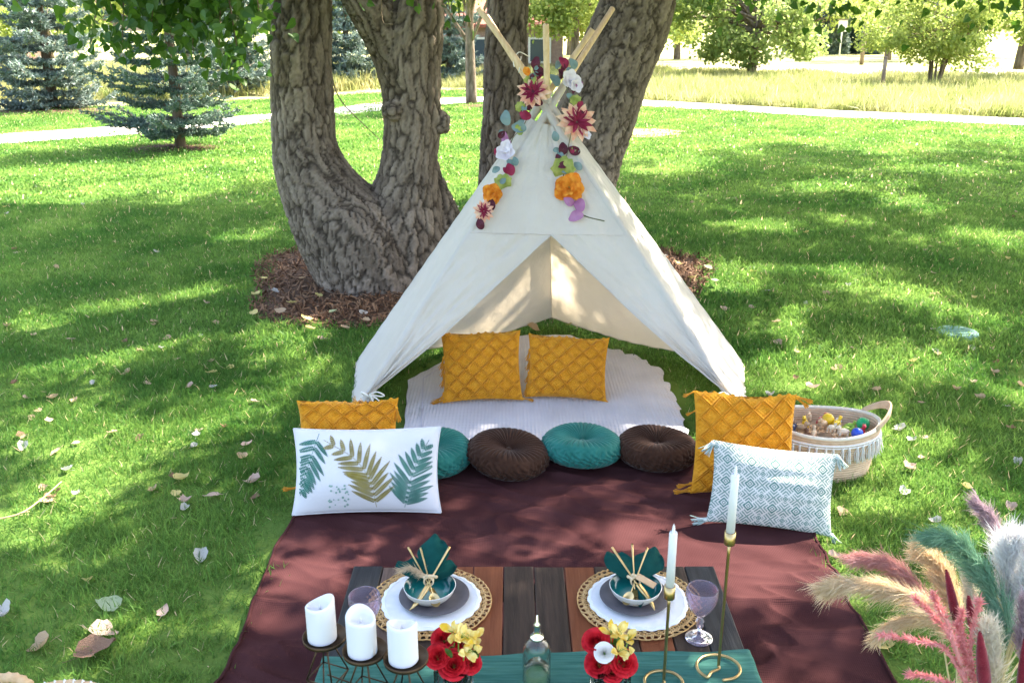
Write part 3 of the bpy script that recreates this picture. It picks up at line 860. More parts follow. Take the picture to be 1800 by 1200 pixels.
# houses far behind
m_brick = M('house_brick', (.26, .17, .15), (.33, .23, .2), scale=9, rough=.9)
m_roof = M('red_roof', (.22, .07, .05), (.28, .1, .07), scale=6, rough=.85)
m_roofg = M('pale_roof', (.55, .57, .6), (.62, .63, .66), scale=6, rough=.8)
m_glass_w = M('window_glass', (.05, .07, .09), rough=.15, spec=.6)
m_trim = M('house_trim', (.7, .68, .64), rough=.6)
def house(loc, w, d, h, rh, mw, mr, label, rz=0):
    t = thing('house', label, 'house', loc, (0, 0, rz))
    mb = MB(); mb.box((0, 0, h / 2), (w, d, h)); mb.build('wall', mw, t, smooth=False)
    mb = MB(); o = .4
    V = [(-w / 2 - o, -d / 2 - o, h), (w / 2 + o, -d / 2 - o, h), (w / 2 + o, d / 2 + o, h), (-w / 2 - o, d / 2 + o, h), (-w / 2 - o, 0, h + rh), (w / 2 + o, 0, h + rh)]
    V += [(x, y, z + .15) for x, y, z in V]
    mb.add(V, [[0, 3, 2, 1], [6, 7, 11, 10], [8, 9, 10, 11], [0, 1, 7, 6], [2, 3, 9, 8]])
    mb.add(V, [[0, 6, 10, 4], [3, 4, 10, 9], [1, 5, 11, 7], [2, 8, 11, 5]])
    rf = mb.build('roof', mr, t, smooth=False)
    mb = MB(); mb.box((w * .25, d * .2, h + rh), (.6, .6, 1.2), bev=.03); mb.build('chimney', m_brick, rf, smooth=False)
    for x in (-w * .32, -w * .08, w * .34):
        mb = MB(); mb.box((x, -d / 2 - .02, h * .55), (1.1, .08, 1.2), bev=.01); wd_ = mb.build('window', m_trim, t, smooth=False)
        mb = MB(); mb.box((x, -d / 2 - .065, h * .55), (.9, .03, 1.0)); mb.build('pane', m_glass_w, wd_, smooth=False)
    mb = MB(); mb.box((w * .13, -d / 2 - .03, 1.05), (1.0, .08, 2.1), bev=.01); dr = mb.build('door', m_trim, t, smooth=False)
    mb = MB(); mb.ball((w * .13 + .38, -d / 2 - .1, 1.0), .05); mb.build('handle', m_post, dr)
house(Q(865, 130, 50), 7, 8, 2.3, 1.6, m_brick, m_roof, 'brick house with a dark red roof seen between the trunks')
house(Q(-60, 130, 62), 9, 8, 2.2, 1.9, m_brick, m_roofg, 'far house with a pale roof behind the silvery spruce', rz=.3)

# ================================================================== teepee
m_canvas = M('canvas', (.60, .565, .515), (.66, .63, .58), scale=3, rough=.9, spec=.1, transl=.26, tcol=(.78, .66, .48), bump=.55, bscale=5.5, bdist=.05)
m_pole = M('pine_pole', (.56, .38, .20), (.66, .48, .28), scale=10, rough=.6, bump=.2, bscale=30, stretch=(6, 6, .6))
m_cord = M('cotton_cord', (.74, .70, .63), rough=.9)
teepee = thing('teepee', 'white canvas teepee with wooden poles and tied back door flaps', 'tent', (APEX[0], APEX[1], 0))
names5 = ['FL', 'FR', 'SR', 'RR', 'SL']
XO = {'FL': (-.012, -.03, 0), 'FR': (.02, -.05, -.02), 'SR': (.03, .0, .02), 'SL': (-.055, .015, .03), 'RR': (.0, .035, 0)}
EXT = {'FL': 1.37, 'FR': 1.36, 'SR': 1.35, 'SL': 1.27, 'RR': 1.31}
CR = {k: APEX + np.array(XO[k]) for k in names5}
def pole(k, v): return FT[k] + (CR[k] - FT[k]) * v
for k in names5:
    mb = MB(); mb.tube([pole(k, -.005), pole(k, EXT[k])], [.0175, .0165], 12); pl = mb.build('pole', m_pole, teepee, world=True)
    mb = MB(); a_, b_ = (.93, 1.13) if k in ('FL', 'FR') else (.93, 1.06)
    a_ = .03; vv = np.linspace(a_, b_, 60)
    mb.tube(np.array([pole(k, v) for v in vv]), .0225 + .0012 * np.sin(vv * 90), 12); mb.build('sleeve', m_canvas, pl, world=True)
cenT = np.mean([FT[k] for k in names5], axis=0)
def panel(ka, kb, v0, v1, nu=40, nv=70, sag=.03, seed=0, out=.018, fold=.005):
    u = np.linspace(0, 1, nu); v = np.linspace(v0, v1, nv)
    A = np.array([pole(ka, t) for t in v]); B = np.array([pole(kb, t) for t in v])
    Pt = A[:, None] * (1 - u)[None, :, None] + B[:, None] * u[None, :, None]
    n = np.cross(B[0] - A[0], A[-1] - A[0]); n /= np.linalg.norm(n)
    if n.dot(A[0] + B[0] - 2 * cenT) < 0: n = -n
    U, Vv = np.meshgrid(u, v)
    bell = 4 * U * (1 - U)
    w = np.stack([U * 2.0, Vv * 1.2, 0 * U + seed], -1)
    disp = out - sag * bell * (1 - Vv) ** .7 + fold * wob(w, 5, seed) * np.minimum(1, bell * 3) + .006 * np.sin(U * 21 + 3 * wob(w, 2, seed + 1)) * np.exp(-(1 - Vv) * 7)
    disp = disp + .0035 * np.sin(U * 70 + 4 * wob(w, 3, seed + 2)) * np.exp(-((Vv - v0) * 16)) * bell
    return Pt + n * disp[..., None], n
def hem_tube(pts, r=.004): 
    mb = MB(); mb.tube(pts, r, 6); return mb
for nm, a_, b_, v0, seed, sag in (('side_panel', 'FL', 'SL', .012, 1, .02), ('side_panel', 'SR', 'FR', .012, 2, .02), ('rear_panel', 'SL', 'RR', .05, 3, .05), ('rear_panel', 'RR', 'SR', .05, 4, .05)):
    pts, n = panel(a_, b_, v0, .965, sag=sag, seed=seed, out=-.03 if nm == 'rear_panel' else .018)
    mb = MB(); mb.grid(pts); o = mb.build(nm, m_canvas, teepee, world=True)
    hem_tube(pts[0]).build('hem', m_canvas, o, world=True)
def v_at(k, py):
    lo, hi = 0, 1
    for _ in range(40):
        m_ = (lo + hi) / 2
        if proj(pole(k, m_))[1] > py: lo = m_
        else: hi = m_
    return lo
VS = v_at('FL', 412)
VT = v_at('FL', 696)
ptsF, nF = panel('FL', 'FR', VS, .965, seed=5, sag=.012, fold=.007)
mb = MB(); mb.grid(ptsF); fp = mb.build('front_panel', m_canvas, teepee, world=True)
mb = MB(); mb.tube(ptsF[0] + nF * .003 + np.array([0, 0, .002]), .0016, 6); mb.build('seam', m_canvas, fp, world=True)
door_top = ptsF[0][len(ptsF[0]) // 2]
for side, k in ((-1, 'FL'), (1, 'FR')):
    na, nb = 60, 44
    s = np.linspace(0, 1, na); b = np.linspace(0, 1, nb)
    tie = pole(k, VT) + nF * .03
    inner = tie + (door_top - tie) * s[:, None]
    inner = inner + np.array([0, 1, 0]) * (.05 * np.sin(s * PI))[:, None] + np.array([-side, 0, 0]) * (.045 * np.sin(s * PI) ** 1.0 * (1 - s))[:, None] + np.array([0, 0, -1]) * (.02 * np.sin(s * PI))[:, None]
    half = ptsF[0][:len(ptsF[0]) // 2 + 1] if side < 0 else ptsF[0][::-1][:len(ptsF[0]) // 2 + 1]
    tt = np.linspace(0, 1, len(half))
    topc = np.stack([np.interp(b, tt, half[:, c]) for c in range(3)], 1)
    outer = np.array([pole(k, VT + (VS - VT) * t) for t in s]) + nF * .018
    S, B_ = np.meshgrid(s, b, indexing='ij')
    pts = outer[:, None] * (1 - B_)[..., None] + inner[:, None] * B_[..., None]
    pts += (topc - (topc[0] * (1 - b)[:, None] + topc[-1] * b[:, None]))[None] * (S ** 4)[..., None]
    wv = .5 + .5 * wob(np.stack([S * 2, B_ * 3, 0 * S + side], -1), 3, 9)
    fold = .014 * np.sin(B_ * 17 + 3 * wv + side) * np.exp(-S * 2.6) * (.3 + B_) + .008 * np.sin(B_ * 37 + 2 * wv) * np.exp(-S * 4.5)
    pts = pts + nF * (fold + .006 * wob(np.stack([S * 3, B_ * 2, 0 * S], -1), 3, 12))[..., None]
    mb = MB(); mb.grid(pts); fl = mb.build('door_flap', m_canvas, teepee, world=True)
    hem_tube(pts[:, -1], .0045).build('hem', m_canvas, fl, world=True)
    # skirt below the tie
    s2 = np.linspace(0, 1, 20); b2 = np.linspace(0, 1, 28)
    S2, B2 = np.meshgrid(s2, b2, indexing='ij')
    o2 = np.array([pole(k, VT * (1 - t) + .012) for t in s2]) + nF * .018
    i2 = o2 + np.array([-side, 0, 0]) * (.02 + .09 * s2)[:, None]
    pts = o2[:, None] * (1 - B2)[..., None] + i2[:, None] * B2[..., None] + nF * (.012 * np.sin(B2 * 16 + side) * (.4 + S2))[..., None]
    mb = MB(); mb.grid(pts); mb.build('flap_skirt', m_canvas, fl, world=True)
    # tie ribbon
    mb = MB(); an = np.linspace(0, 2 * PI, 18, endpoint=False)
    kd = CR[k] - FT[k]; kd = kd / np.linalg.norm(kd); e1 = np.cross(kd, nF); e1 /= np.linalg.norm(e1)
    c0 = pole(k, VT) + nF * .012
    mb.tube(np.array([c0 + e1 * .034 * math.cos(t) + nF * .034 * math.sin(t) for t in an]), .006, 6, closed=True)
    f0 = c0 + nF * .045 + np.array([-side * .02, 0, 0])
    mb.tube(smooth_path([f0, f0 + np.array([-side * .04, -.02, .02]), f0 + np.array([-side * .075, -.02, .002]), f0 + np.array([-side * .05, 0, -.012]), f0], 5), .004, 6)
    mb.tube(smooth_path([f0, f0 + np.array([-side * .05, -.02, -.03]), f0 + np.array([-side * .075, -.02, -.09]), f0 + np.array([-side * .08, -.02, -.13])], 5), .004, 6)
    mb.tube(smooth_path([f0, f0 + np.array([-side * .02, -.02, -.04]), f0 + np.array([-side * .03, -.02, -.10])], 5), .004, 6)
    mb.build('tie', m_cord, fl, world=True)
c0 = Q(912, 96, 5.3)
mb = MB(); mb.tube(smooth_path([Q(930, 100, 5.3), Q(912, 92, 5.25), Q(903, 108, 5.22), Q(904, 118, 5.2)], 5), .003, 5); mb.tube(smooth_path([Q(916, 100, 5.25), Q(914, 115, 5.2), Q(912, 128, 5.2)], 5), .003, 5)
mb.build('cord', m_cord, teepee, world=True)

# ---- garland surface lookup
def plane(ka, kb):
    A, B, Cc = FT[ka], FT[kb], APEX
    n = np.cross(B - A, Cc - A); n /= np.linalg.norm(n)
    if n.dot(A - cenT) < 0: n = -n
    return A, n
PLN = [plane('FL', 'FR'), plane('FL', 'SL'), plane('SR', 'FR')]
def on_tent(px, py, lift=.035):
    d = ray(px, py); o = np.array([0, 0, CAM_H])
    best, bn = 0, None
    for A, n in PLN:
        t = n.dot(A + n * .02 - o) / n.dot(d)
        if n.dot(d) < 0 and t > best: best, bn = t, n
    if best > 4.97: best = 4.97
    return o + d * best + bn * lift, bn
m_peach = M('peach_petal', (.78, .36, .24), (.82, .60, .44), scale=26, rough=.8, transl=.25, bump=.4, bscale=120, bdist=.003)
m_burg = M('burgundy_petal', (.20, .012, .04), (.34, .03, .08), scale=14, rough=.7, transl=.15)
m_orange = M('orange_petal', (.66, .17, .01), (.86, .38, .05), scale=30, rough=.8, transl=.25, bump=.4, bscale=120, bdist=.003)
m_whitep = M('white_petal', (.78, .72, .76), (.72, .66, .74), scale=9, rough=.7, transl=.2)
m_slate = M('slate_leaf', (.14, .22, .22), (.20, .28, .28), scale=10, rough=.65, transl=.15)
m_lime = M('lime_leaf', (.40, .42, .12), (.22, .28, .06), scale=30, rough=.65, transl=.25)
m_purp = M('purple_leaf', (.36, .14, .30), (.46, .22, .38), scale=14, rough=.65, transl=.25)
m_dburg = M('dark_burgundy_leaf', (.06, .008, .018), (.12, .02, .04), scale=14, rough=.55, transl=.15)
m_stemg = M('garland_stem', (.10, .12, .06), (.2, .16, .1), scale=20, rough=.8)
m_yel = M('yellow_petal', (.80, .52, .04), (.92, .82, .38), scale=45, rough=.7, transl=.3)
m_red = M('red_petal', (.36, .003, .010), (.68, .022, .035), scale=55, rough=.6, transl=.2, spec=.25, lo=.3, hi=.6, bump=.3, bscale=160, bdist=.002)
def basis(n, roll=0.0):
    n = np.asarray(n, float) / np.linalg.norm(n)
    a = np.array([0, 0, 1.0]) if abs(n[2]) < .9 else np.array([0, 1.0, 0])
    x = np.cross(a, n); x /= np.linalg.norm(x)
    y = np.cross(n, x)
    c, s = math.cos(roll), math.sin(roll)
    return np.stack([x * c + y * s, -x * s + y * c, n], 1)
def petal(mb, B, c, ang, r0, r1, w, tilt, curl=.3, point=.5, cup=.25, nu=5, nv=6):
    u = np.linspace(-1, 1, nu); v = np.linspace(0, 1, nv)
    U, V = np.meshgrid(u, v)
    prof = np.sin(np.clip(V, 0, 1) * PI * .9 + .12) ** .8 * (1 - point * V ** 4)
    prof[-1] *= .25 if point > .3 else .7
    x = r0 + (r1 - r0) * V
    y = U * w * prof
    z = (r1 - r0) * (math.tan(tilt) * V * (1 - curl * V)) + cup * w * U ** 2 * prof
    ca, sa = math.cos(ang), math.sin(ang)
    loc = np.stack([x * ca - y * sa, x * sa + y * ca, z], -1)
    mb.grid(loc @ B.T + c)
def flower(parent, name, c, n, layers, mats, roll=0.0, seed=0):
    g = np.random.default_rng(seed); B = basis(n, roll); o = None
    for (cnt, r0, r1, w, tilt, curl, point, mi) in layers:
        mb = MB()
        for k in range(cnt):
            petal(mb, B, np.asarray(c), 2 * PI * (k + g.normal(0, .08)) / cnt + cnt, r0, r1 * g.uniform(.88, 1.08), w, tilt + g.normal(0, .07), curl, point)
        if o is None: o = mb.build(name, mats[mi], parent, world=True)
        else: mb.build('petal_ring', mats[mi], o, world=True)
    return o
def dahlia(parent, c, n, r, seed=0):
    return flower(parent, 'dahlia', c, n, [(13, r * .1, r, r * .20, .12, .5, .6, 0), (12, r * .08, r * .86, r * .17, .35, .5, .6, 0), (11, r * .08, r * .74, r * .12, .42, .3, .8, 1), (9, r * .05, r * .5, r * .09, .7, .3, .8, 1), (7, r * .03, r * .34, r * .07, 1.0, .2, .8, 1)], [m_peach, m_burg], seed=seed)
def peony(parent, c, n, r, seed=0):
    return flower(parent, 'orange_flower', c, n, [(5, r * .05, r, r * .56, .22, .3, .05, 0), (6, r * .05, r * .84, r * .42, .55, .3, .05, 0), (7, r * .04, r * .58, r * .22, 1.0, .4, .1, 0), (6, r * .03, r * .40, r * .16, 1.15, .4, .1, 0), (5, .001, r * .24, r * .11, 1.25, .5, .1, 0)], [m_orange], seed=seed)
def rleaf(parent, c, n, r, mat, roll=0, aspect=1.0, name='leaf', fan=False):
    B = basis(n, roll); mb = MB()
    a = np.linspace(0, 2 * PI, 22, endpoint=False)
    q = np.array([.02, .5, 1.0])
    rad = np.ones(22) * r
    if not fan: rad = r * (1 + .28 * np.exp(-((np.mod(a - PI / 2 + PI, 2 * PI) - PI) / .42) ** 2)); 
    if fan: rad = r * (1 + .12 * np.cos(8 * a)) * (1 - .45 * np.exp(-((np.mod(a - PI * 1.5 + PI, 2 * PI) - PI) / .5) ** 2))
    loc = np.stack([q[:, None] * rad * np.cos(a) * aspect, q[:, None] * rad * np.sin(a), .30 * r * (q[:, None] ** 2) * np.cos(2 * a)], -1)
    mb.grid(loc @ B.T + np.asarray(c), closed_u=True)
    return mb.build(name, mat, parent, world=True)
def garland(label, nodes, items):
    st = on_tent(*nodes[0])[0]
    root = thing('flower_garland', label, 'garland', st)
    mb = MB(); mb.tube(smooth_path([on_tent(x, y, .02)[0] for x, y in nodes], 6), .003, 6); mb.build('stem', m_stemg, root, world=True)
    gq = np.random.default_rng(len(items)); nd = smooth_path(np.c_[np.array(nodes, float), np.zeros(len(nodes))], 8)[:, :2]
    items = items + [(gq.choice(['s', 's', 'b', 'l', 'w']), *(nd[gq.integers(0, int(len(nd) * .8))] + gq.normal(0, 7, 2)), gq.uniform(4, 8), gq.uniform(0, 6)) for _ in range(22)]
    for i, (kind, x, y, rpx, extra) in enumerate(items):
        c, n = on_tent(x, y, .04 + .008 * (i % 3))
        r = rpx * 5.1 / FPX
        tocam = np.array([0, 0, CAM_H]) - c; tocam /= np.linalg.norm(tocam)
        g = np.random.default_rng(i + int(x))
        n = n * .25 + tocam * .8 + g.normal(0, .16, 3)
        if kind == 'dahlia': dahlia(root, c, n, r, i)
        elif kind == 'peony': peony(root, c, n, r, i)
        elif kind == 'white': flower(root, 'white_flower', c, n, [(5, r * .05, r, r * .5, .6, .3, .1, 0), (4, r * .03, r * .6, r * .35, 1.0, .4, .1, 0)], [m_whitep], seed=i)
        else: rleaf(root, c, n, r, {'s': m_slate, 'l': m_lime, 'p': m_purp, 'b': m_dburg, 'o': m_orange, 'w': m_burg}[kind], roll=extra, aspect=.8 if kind != 'l' else 1.0, fan=(kind == 'l'))
garland('flower garland on the teepee shoulder ending in a peach dahlia above the shaded side panel', [(955, 110), (948, 150), (940, 190), (925, 225), (905, 250), (898, 290), (888, 315), (872, 345), (852, 385)],
        [('dahlia', 948, 170, 30, 0), ('b', 954, 122, 10, 0), ('b', 962, 137, 10, 1), ('s', 966, 150, 11, .5), ('s', 957, 163, 9, .2), ('b', 945, 174, 11, 2), ('b', 940, 192, 10, 0), ('b', 956, 190, 10, 1.5), ('w', 938, 214, 10, 1.2), ('l', 943, 150, 12, 0), ('o', 938, 135, 8, .5),
         ('s', 904, 219, 12, .3), ('s', 923, 232, 12, 1.4), ('p', 900, 250, 9, .6), ('p', 905, 262, 9, .9), ('white', 899, 278, 17, 0), ('white', 902, 268, 12, 0), ('w', 897, 306, 10, .3), ('l', 884, 326, 15, .4), ('peony', 867, 346, 18, 0), ('dahlia', 851, 378, 19, 0), ('b', 864, 366, 9, 0), ('b', 845, 400, 9, .3), ('s', 906, 292, 7, .3), ('l', 925, 196, 9, .6)])
garland('flower garland on the teepee front with a large peach and burgundy dahlia and purple leaves', [(968, 118), (985, 140), (997, 185), (1000, 225), (997, 270), (990, 310), (1002, 340), (1012, 370), (1030, 383), (1062, 391)],
        [('white', 990, 150, 18, 0), ('white', 1000, 160, 12, 0), ('w', 977, 122, 10, .4), ('s', 998, 122, 9, .5), ('p', 1005, 158, 9, 0), ('l', 997, 188, 10, .4), ('b', 976, 140, 8, .2), ('dahlia', 1002, 224, 37, 0), ('s', 976, 249, 8, .3), ('b', 989, 268, 10, 0), ('b', 1009, 272, 10, 1.2), ('b', 981, 287, 7, .4), ('white', 1021, 246, 8, 0),
         ('l', 990, 303, 20, 0), ('s', 1015, 300, 8, .8), ('peony', 1000, 336, 26, 0), ('p', 1018, 366, 12, .4), ('p', 1000, 362, 9, 1), ('p', 1012, 385, 12, 2), ('o', 1014, 350, 9, .2)])

# ================================================================== blanket and quilt
m_blanket = M('maroon_waffle', (.048, .0185, .0195), (.064, .026, .027), scale=5, rough=1.0, spec=.02, weave=.22, bscale=48, bdist=.003, world_co=True, sheen=.0)
m_quilt = M('white_quilt', (.54, .52, .555), (.61, .59, .63), scale=4, rough=.9, spec=.1, weave=.5, bscale=17, bdist=.006, world_co=True)
n = 240
u = np.linspace(0, 1, n); U, V = np.meshgrid(u, u)
b0, b1, b2, b3 = BLK
pts = (b0 * ((1 - U) * (1 - V))[..., None] + b1 * ((1 - U) * V)[..., None] + b2 * (U * V)[..., None] + b3 * (U * (1 - V))[..., None])
ed = np.minimum(np.minimum(U, 1 - U), np.minimum(V, 1 - V))
pts[..., 0] += (.03 * wob(pts, 2.6, 1) + .008 * wob(pts, 9, 3)) * np.exp(-ed * 20); pts[..., 1] += .03 * wob(pts, 2.6, 2) * np.exp(-ed * 20)
wx = np.stack([pts[..., 0] * .9 + .8 * pts[..., 1], pts[..., 1] * 1.6, 0 * U], -1)
ridge = lambda s, k: (1 - np.abs(np.clip(wob(wx, s, k), -1, 1))) ** 5
pts[..., 2] = .014 + .020 * ridge(1.6, 3) ** 2 + .013 * ridge(3.0, 5) ** 2 + .007 * ridge(6.0, 6) + .006 * wob(pts, 2.5, 4) * (ed > 0) + .004
pts[..., 2] += (.012 + .012 * wob(pts, 7, 5)) * np.exp(-ed * 45)
pts[..., 2] = np.maximum(pts[..., 2], .006)
mb = MB(); mb.grid(pts); bo = mb.build('blanket', m_blanket)
tag(bo, 'large maroon waffle blanket spread on the grass in front of the teepee', 'blanket')
mb = MB()
for e in (pts[0], pts[-1], pts[:, 0], pts[:, -1]): mb.tube(e[::3], .006, 6)
mb.build('hem', m_blanket, bo)
qc = QUILT.mean(0); m_ = 260
per = np.concatenate([QUILT, QUILT[:1]]); sl_ = np.r_[0, np.cumsum(np.hypot(*np.diff(per, axis=0).T))]
t = np.linspace(0, sl_[-1], m_, endpoint=False)
bx, by = np.interp(t, sl_, per[:, 0]), np.interp(t, sl_, per[:, 1])
ruf = np.where(bx > .6, 1.0, .25)
q = np.linspace(.01, 1, 60)
pts = np.zeros((60, m_, 3))
pts[..., 0] = qc[0] + q[:, None] * (bx - qc[0]); pts[..., 1] = qc[1] + q[:, None] * (by - qc[1])
pts[..., 0] += ruf * .010 * np.sin(t * 34 + 2 * np.sin(t * 5)) * q[:, None] ** 14
pts[..., 2] = .034 + .008 * wob(pts, 3, 2) + .004 * wob(pts, 8, 3) + ruf * .009 * np.sin(t * 48 + 1) * q[:, None] ** 12 - .012 * q[:, None] ** 20
mb = MB(); mb.grid(pts, closed_u=True); qo = mb.build('quilt', m_quilt)
tag(qo, 'white textured quilt with a ruffled edge on the ground inside the teepee', 'quilt')
mb = MB(); k_ = (bx < -.35)
sel = np.where(k_)[0]
ring = pts[53][sel]; ring = ring[np.argsort(ring[:, 1])]
mb.tube(ring + np.array([0, 0, .002]), .003, 6); mb.build('border_seam', M('quilt_stitch', (.5, .48, .56), rough=.9), qo)

# ================================================================== pillows
m_must = M('mustard_cotton', (.54, .22, .014), (.64, .285, .026), scale=40, rough=.9, spec=.1, bump=.5, bscale=300, bdist=.002, sheen=.15)
m_linen = M('white_linen', (.62, .61, .62), (.67, .655, .67), scale=6, rough=.9, spec=.1, weave=.25, bscale=120, bdist=.001)
def pil(U, V, W, H, T, pinch=.07, sgn=-1):
    x = W / 2 * U * (1 - pinch * (1 - V ** 2))
    z = H / 2 * (1 + V * (1 - pinch * 1.1 * (1 - U ** 2)))
    th = (np.clip(1 - U ** 4, 0, 1) * np.clip(1 - V ** 4, 0, 1)) ** .55 * (.55 + .45 * (1 - U ** 2) * (1 - V ** 2))
    sagz = .0
    return np.stack([x, sgn * T / 2 * th, z], -1)
def tassel(n_=14, ln=.07, r=.007, g=rng):
    mb = MB()
    mb.tube([(0, 0, .004), (0, 0, -.012)], [r * .8, r], 8)
    for k in range(n_):
        a = g.uniform(0, 6.28); rr_ = r * .8 * math.sqrt(g.uniform())
        x, y = rr_ * math.cos(a), rr_ * math.sin(a)
        mb.tube(smooth_path([(x, y, -.008), (x * 1.6 + g.normal(0, .002), y * 1.6, -ln * .5), (x * 2.2 + g.normal(0, .006), y * 2.2 + g.normal(0, .006), -ln * g.uniform(.85, 1.1))], 3), .0016, 4)
    return mb
must_t = tassel().mesh('tassel'); must_t.materials.append(m_must)
def macrame_mesh(W, H, T, seed, droop=0.0):
    n = 250
    u = np.linspace(-1, 1, n); U, V = np.meshgrid(u, u)
    ub = np.linspace(-1, 1, 50); Ub, Vb = np.meshgrid(ub, ub)
    Pf = pil(U, V, W, H, T); Pb = pil(Ub, Vb, W, H, T * .9, sgn=1)
    x, z = Pf[..., 0], Pf[..., 2]
    p = .088
    a, b = (x + z) / p + .1 * seed, (x - z) / p
    fa, fb = np.abs(a - np.round(a)), np.abs(b - np.round(b))
    rope = lambda f: np.exp(-((f - .06) / .045) ** 2)
    knot = .30 * np.abs(np.sin((x + z) / p * PI * 5)) * np.abs(np.sin((x - z) / p * PI * 5))
    twist = 1 + .25 * np.sin(x * 700) * np.sin(z * 700)
    h = np.maximum(np.maximum(rope(fa), rope(fb)) * twist, knot)
    edge = np.clip((1 - np.maximum(np.abs(U), np.abs(V))) * 12, 0, 1)
    Pf[..., 1] -= .013 * h * edge
    Pf[..., 2] += .010 * np.sin(U * 5 + seed) * (V > .3) * (V - .3)
    lump = .012 * wob(np.stack([U, V, 0 * U + seed], -1), 2.2, seed)
    Pf[..., 1] -= lump * edge
    scal = .006 * np.sin(np.arange(n) / n * 70)
    Pf[-1, :, 2] += scal
    if droop:
        for A_ in (Pf, Pb):
            k = np.clip((A_[..., 2] - H * .72) / (H * .28), 0, 1) ** 1.5
            A_[..., 1] -= droop * k * .6; A_[..., 2] -= droop * k * .55
    mb = MB(); mb.grid(Pf); mb.grid(Pb[:, ::-1])
    me = mb.mesh('cover'); me.materials.append(m_must)
    return me
def macrame(label, loc, rot, W, H, T, seed, droop=0.0, tass=()):
    t = thing('macrame_pillow', label, 'pillow', loc, rot, 'mustard macrame pillows')
    link('cover', macrame_mesh(W, H, T, seed, droop), t)
    for (u, v, rx, ry, s) in tass:
        o = link('tassel', must_t, t)
        o.location = Vector(pil(np.array(float(u)), np.array(float(v)), W, H, T)) + Vector((0, 0, -.55 * droop if v > .8 else 0)) + Vector((0, -.6 * droop if v > .8 else 0, 0))
        o.rotation_euler = (rx, ry, 0); o.scale = (s, s, s)
gz = .045
macrame('mustard macrame pillow on the quilt with a fringe loop at its lower corner', P(849, 706, gz), (-R(27), R(-1), R(3)), .435, .385, .13, 1, tass=[(-1, -.92, .3, R(75), .95), (-1, -.8, .3, R(60), .9), (-1, -.7, 0, R(20), .8), (-1, .3, 0, R(15), 1), (-1, .1, 0, R(10), 1), (-1, -.2, 0, R(12), 1), (1, -.95, 0, -R(80), .8)])
macrame('mustard macrame pillow on the quilt right beside its twin with a pointed lower corner', P(994, 702, gz), (-R(27), R(2.5), R(-3)), .445, .35, .13, 2, tass=[(1, -.96, 0, -R(50), .6), (-1, .5, 0, R(8), .9), (-1, .2, 0, R(8), .9), (-1, -.2, 0, R(8), .9), (-1, -.6, 0, R(8), .9)])
macrame('mustard macrame pillow propped behind the fern print pillow, its top slumping', P(612, 868, .03), (-R(24), R(1), R(4)), .44, .44, .13, 3, droop=.055, tass=[(.55, 1, 1.2, R(40), 1.1), (.35, 1, 1.3, R(100), 1.1), (.2, 1, 1.3, R(120), 1.2), (.65, 1, 1.2, -R(60), 1.1), (.45, 1, 1.4, R(70), 1.1), (.75, 1, 1.2, R(80), 1), (.98, .7, 0, -R(15), .9), (.98, .85, 0, -R(12), .9), (-1, -.85, 0, R(80), .9)])
macrame('mustard macrame pillow propped behind the green patterned pillow beside the basket', P(1304, 872, .03), (-R(24), R(1.5), R(-4)), .445, .45, .13, 4, droop=.0, tass=[(1, .97, 0, -R(75), 1), (1, .95, 0, -R(55), .9), (-1, .97, 0, R(60), .7), (-1, -.8, 0, R(70), .9), (-1, -.88, .2, R(60), 1), (-1, -.95, .1, R(80), 1), (-1, .6, 0, R(60), .6)])
# fern print pillow
W, H, T = .62, .36, .14
t = thing('fern_pillow', 'white lumbar pillow printed with olive and green fern fronds', 'pillow', P(645, 903, .03), (-R(26), R(0), R(2)))
n = 70; u = np.linspace(-1, 1, n); U, V = np.meshgrid(u, u)
lump = lambda U, V: .012 * wob(np.stack([U, V, 0 * U], -1), 2.0, 6) * (1 - U ** 4) * (1 - V ** 4)
def fsurf(U, V, off=0.0):
    p = pil(np.clip(U, -1, 1), np.clip(V, -1, 1), W, H, T, pinch=.06); p[..., 1] -= lump(U, V) + off; return p
mb = MB(); mb.grid(fsurf(U, V)); mb.grid(pil(U, V, W, H, T, .06, 1)[:, ::-1]); cov = mb.build('cover', m_linen, t)
m_olive = M('olive_print', (.19, .15, .03), (.27, .22, .05), scale=40, rough=.9)
m_teal_p = M('green_print', (.02, .12, .09), (.05, .20, .15), scale=40, rough=.9)
m_dot_p = M('grey_green_print', (.20, .33, .28), (.3, .42, .36), scale=40, rough=.9)
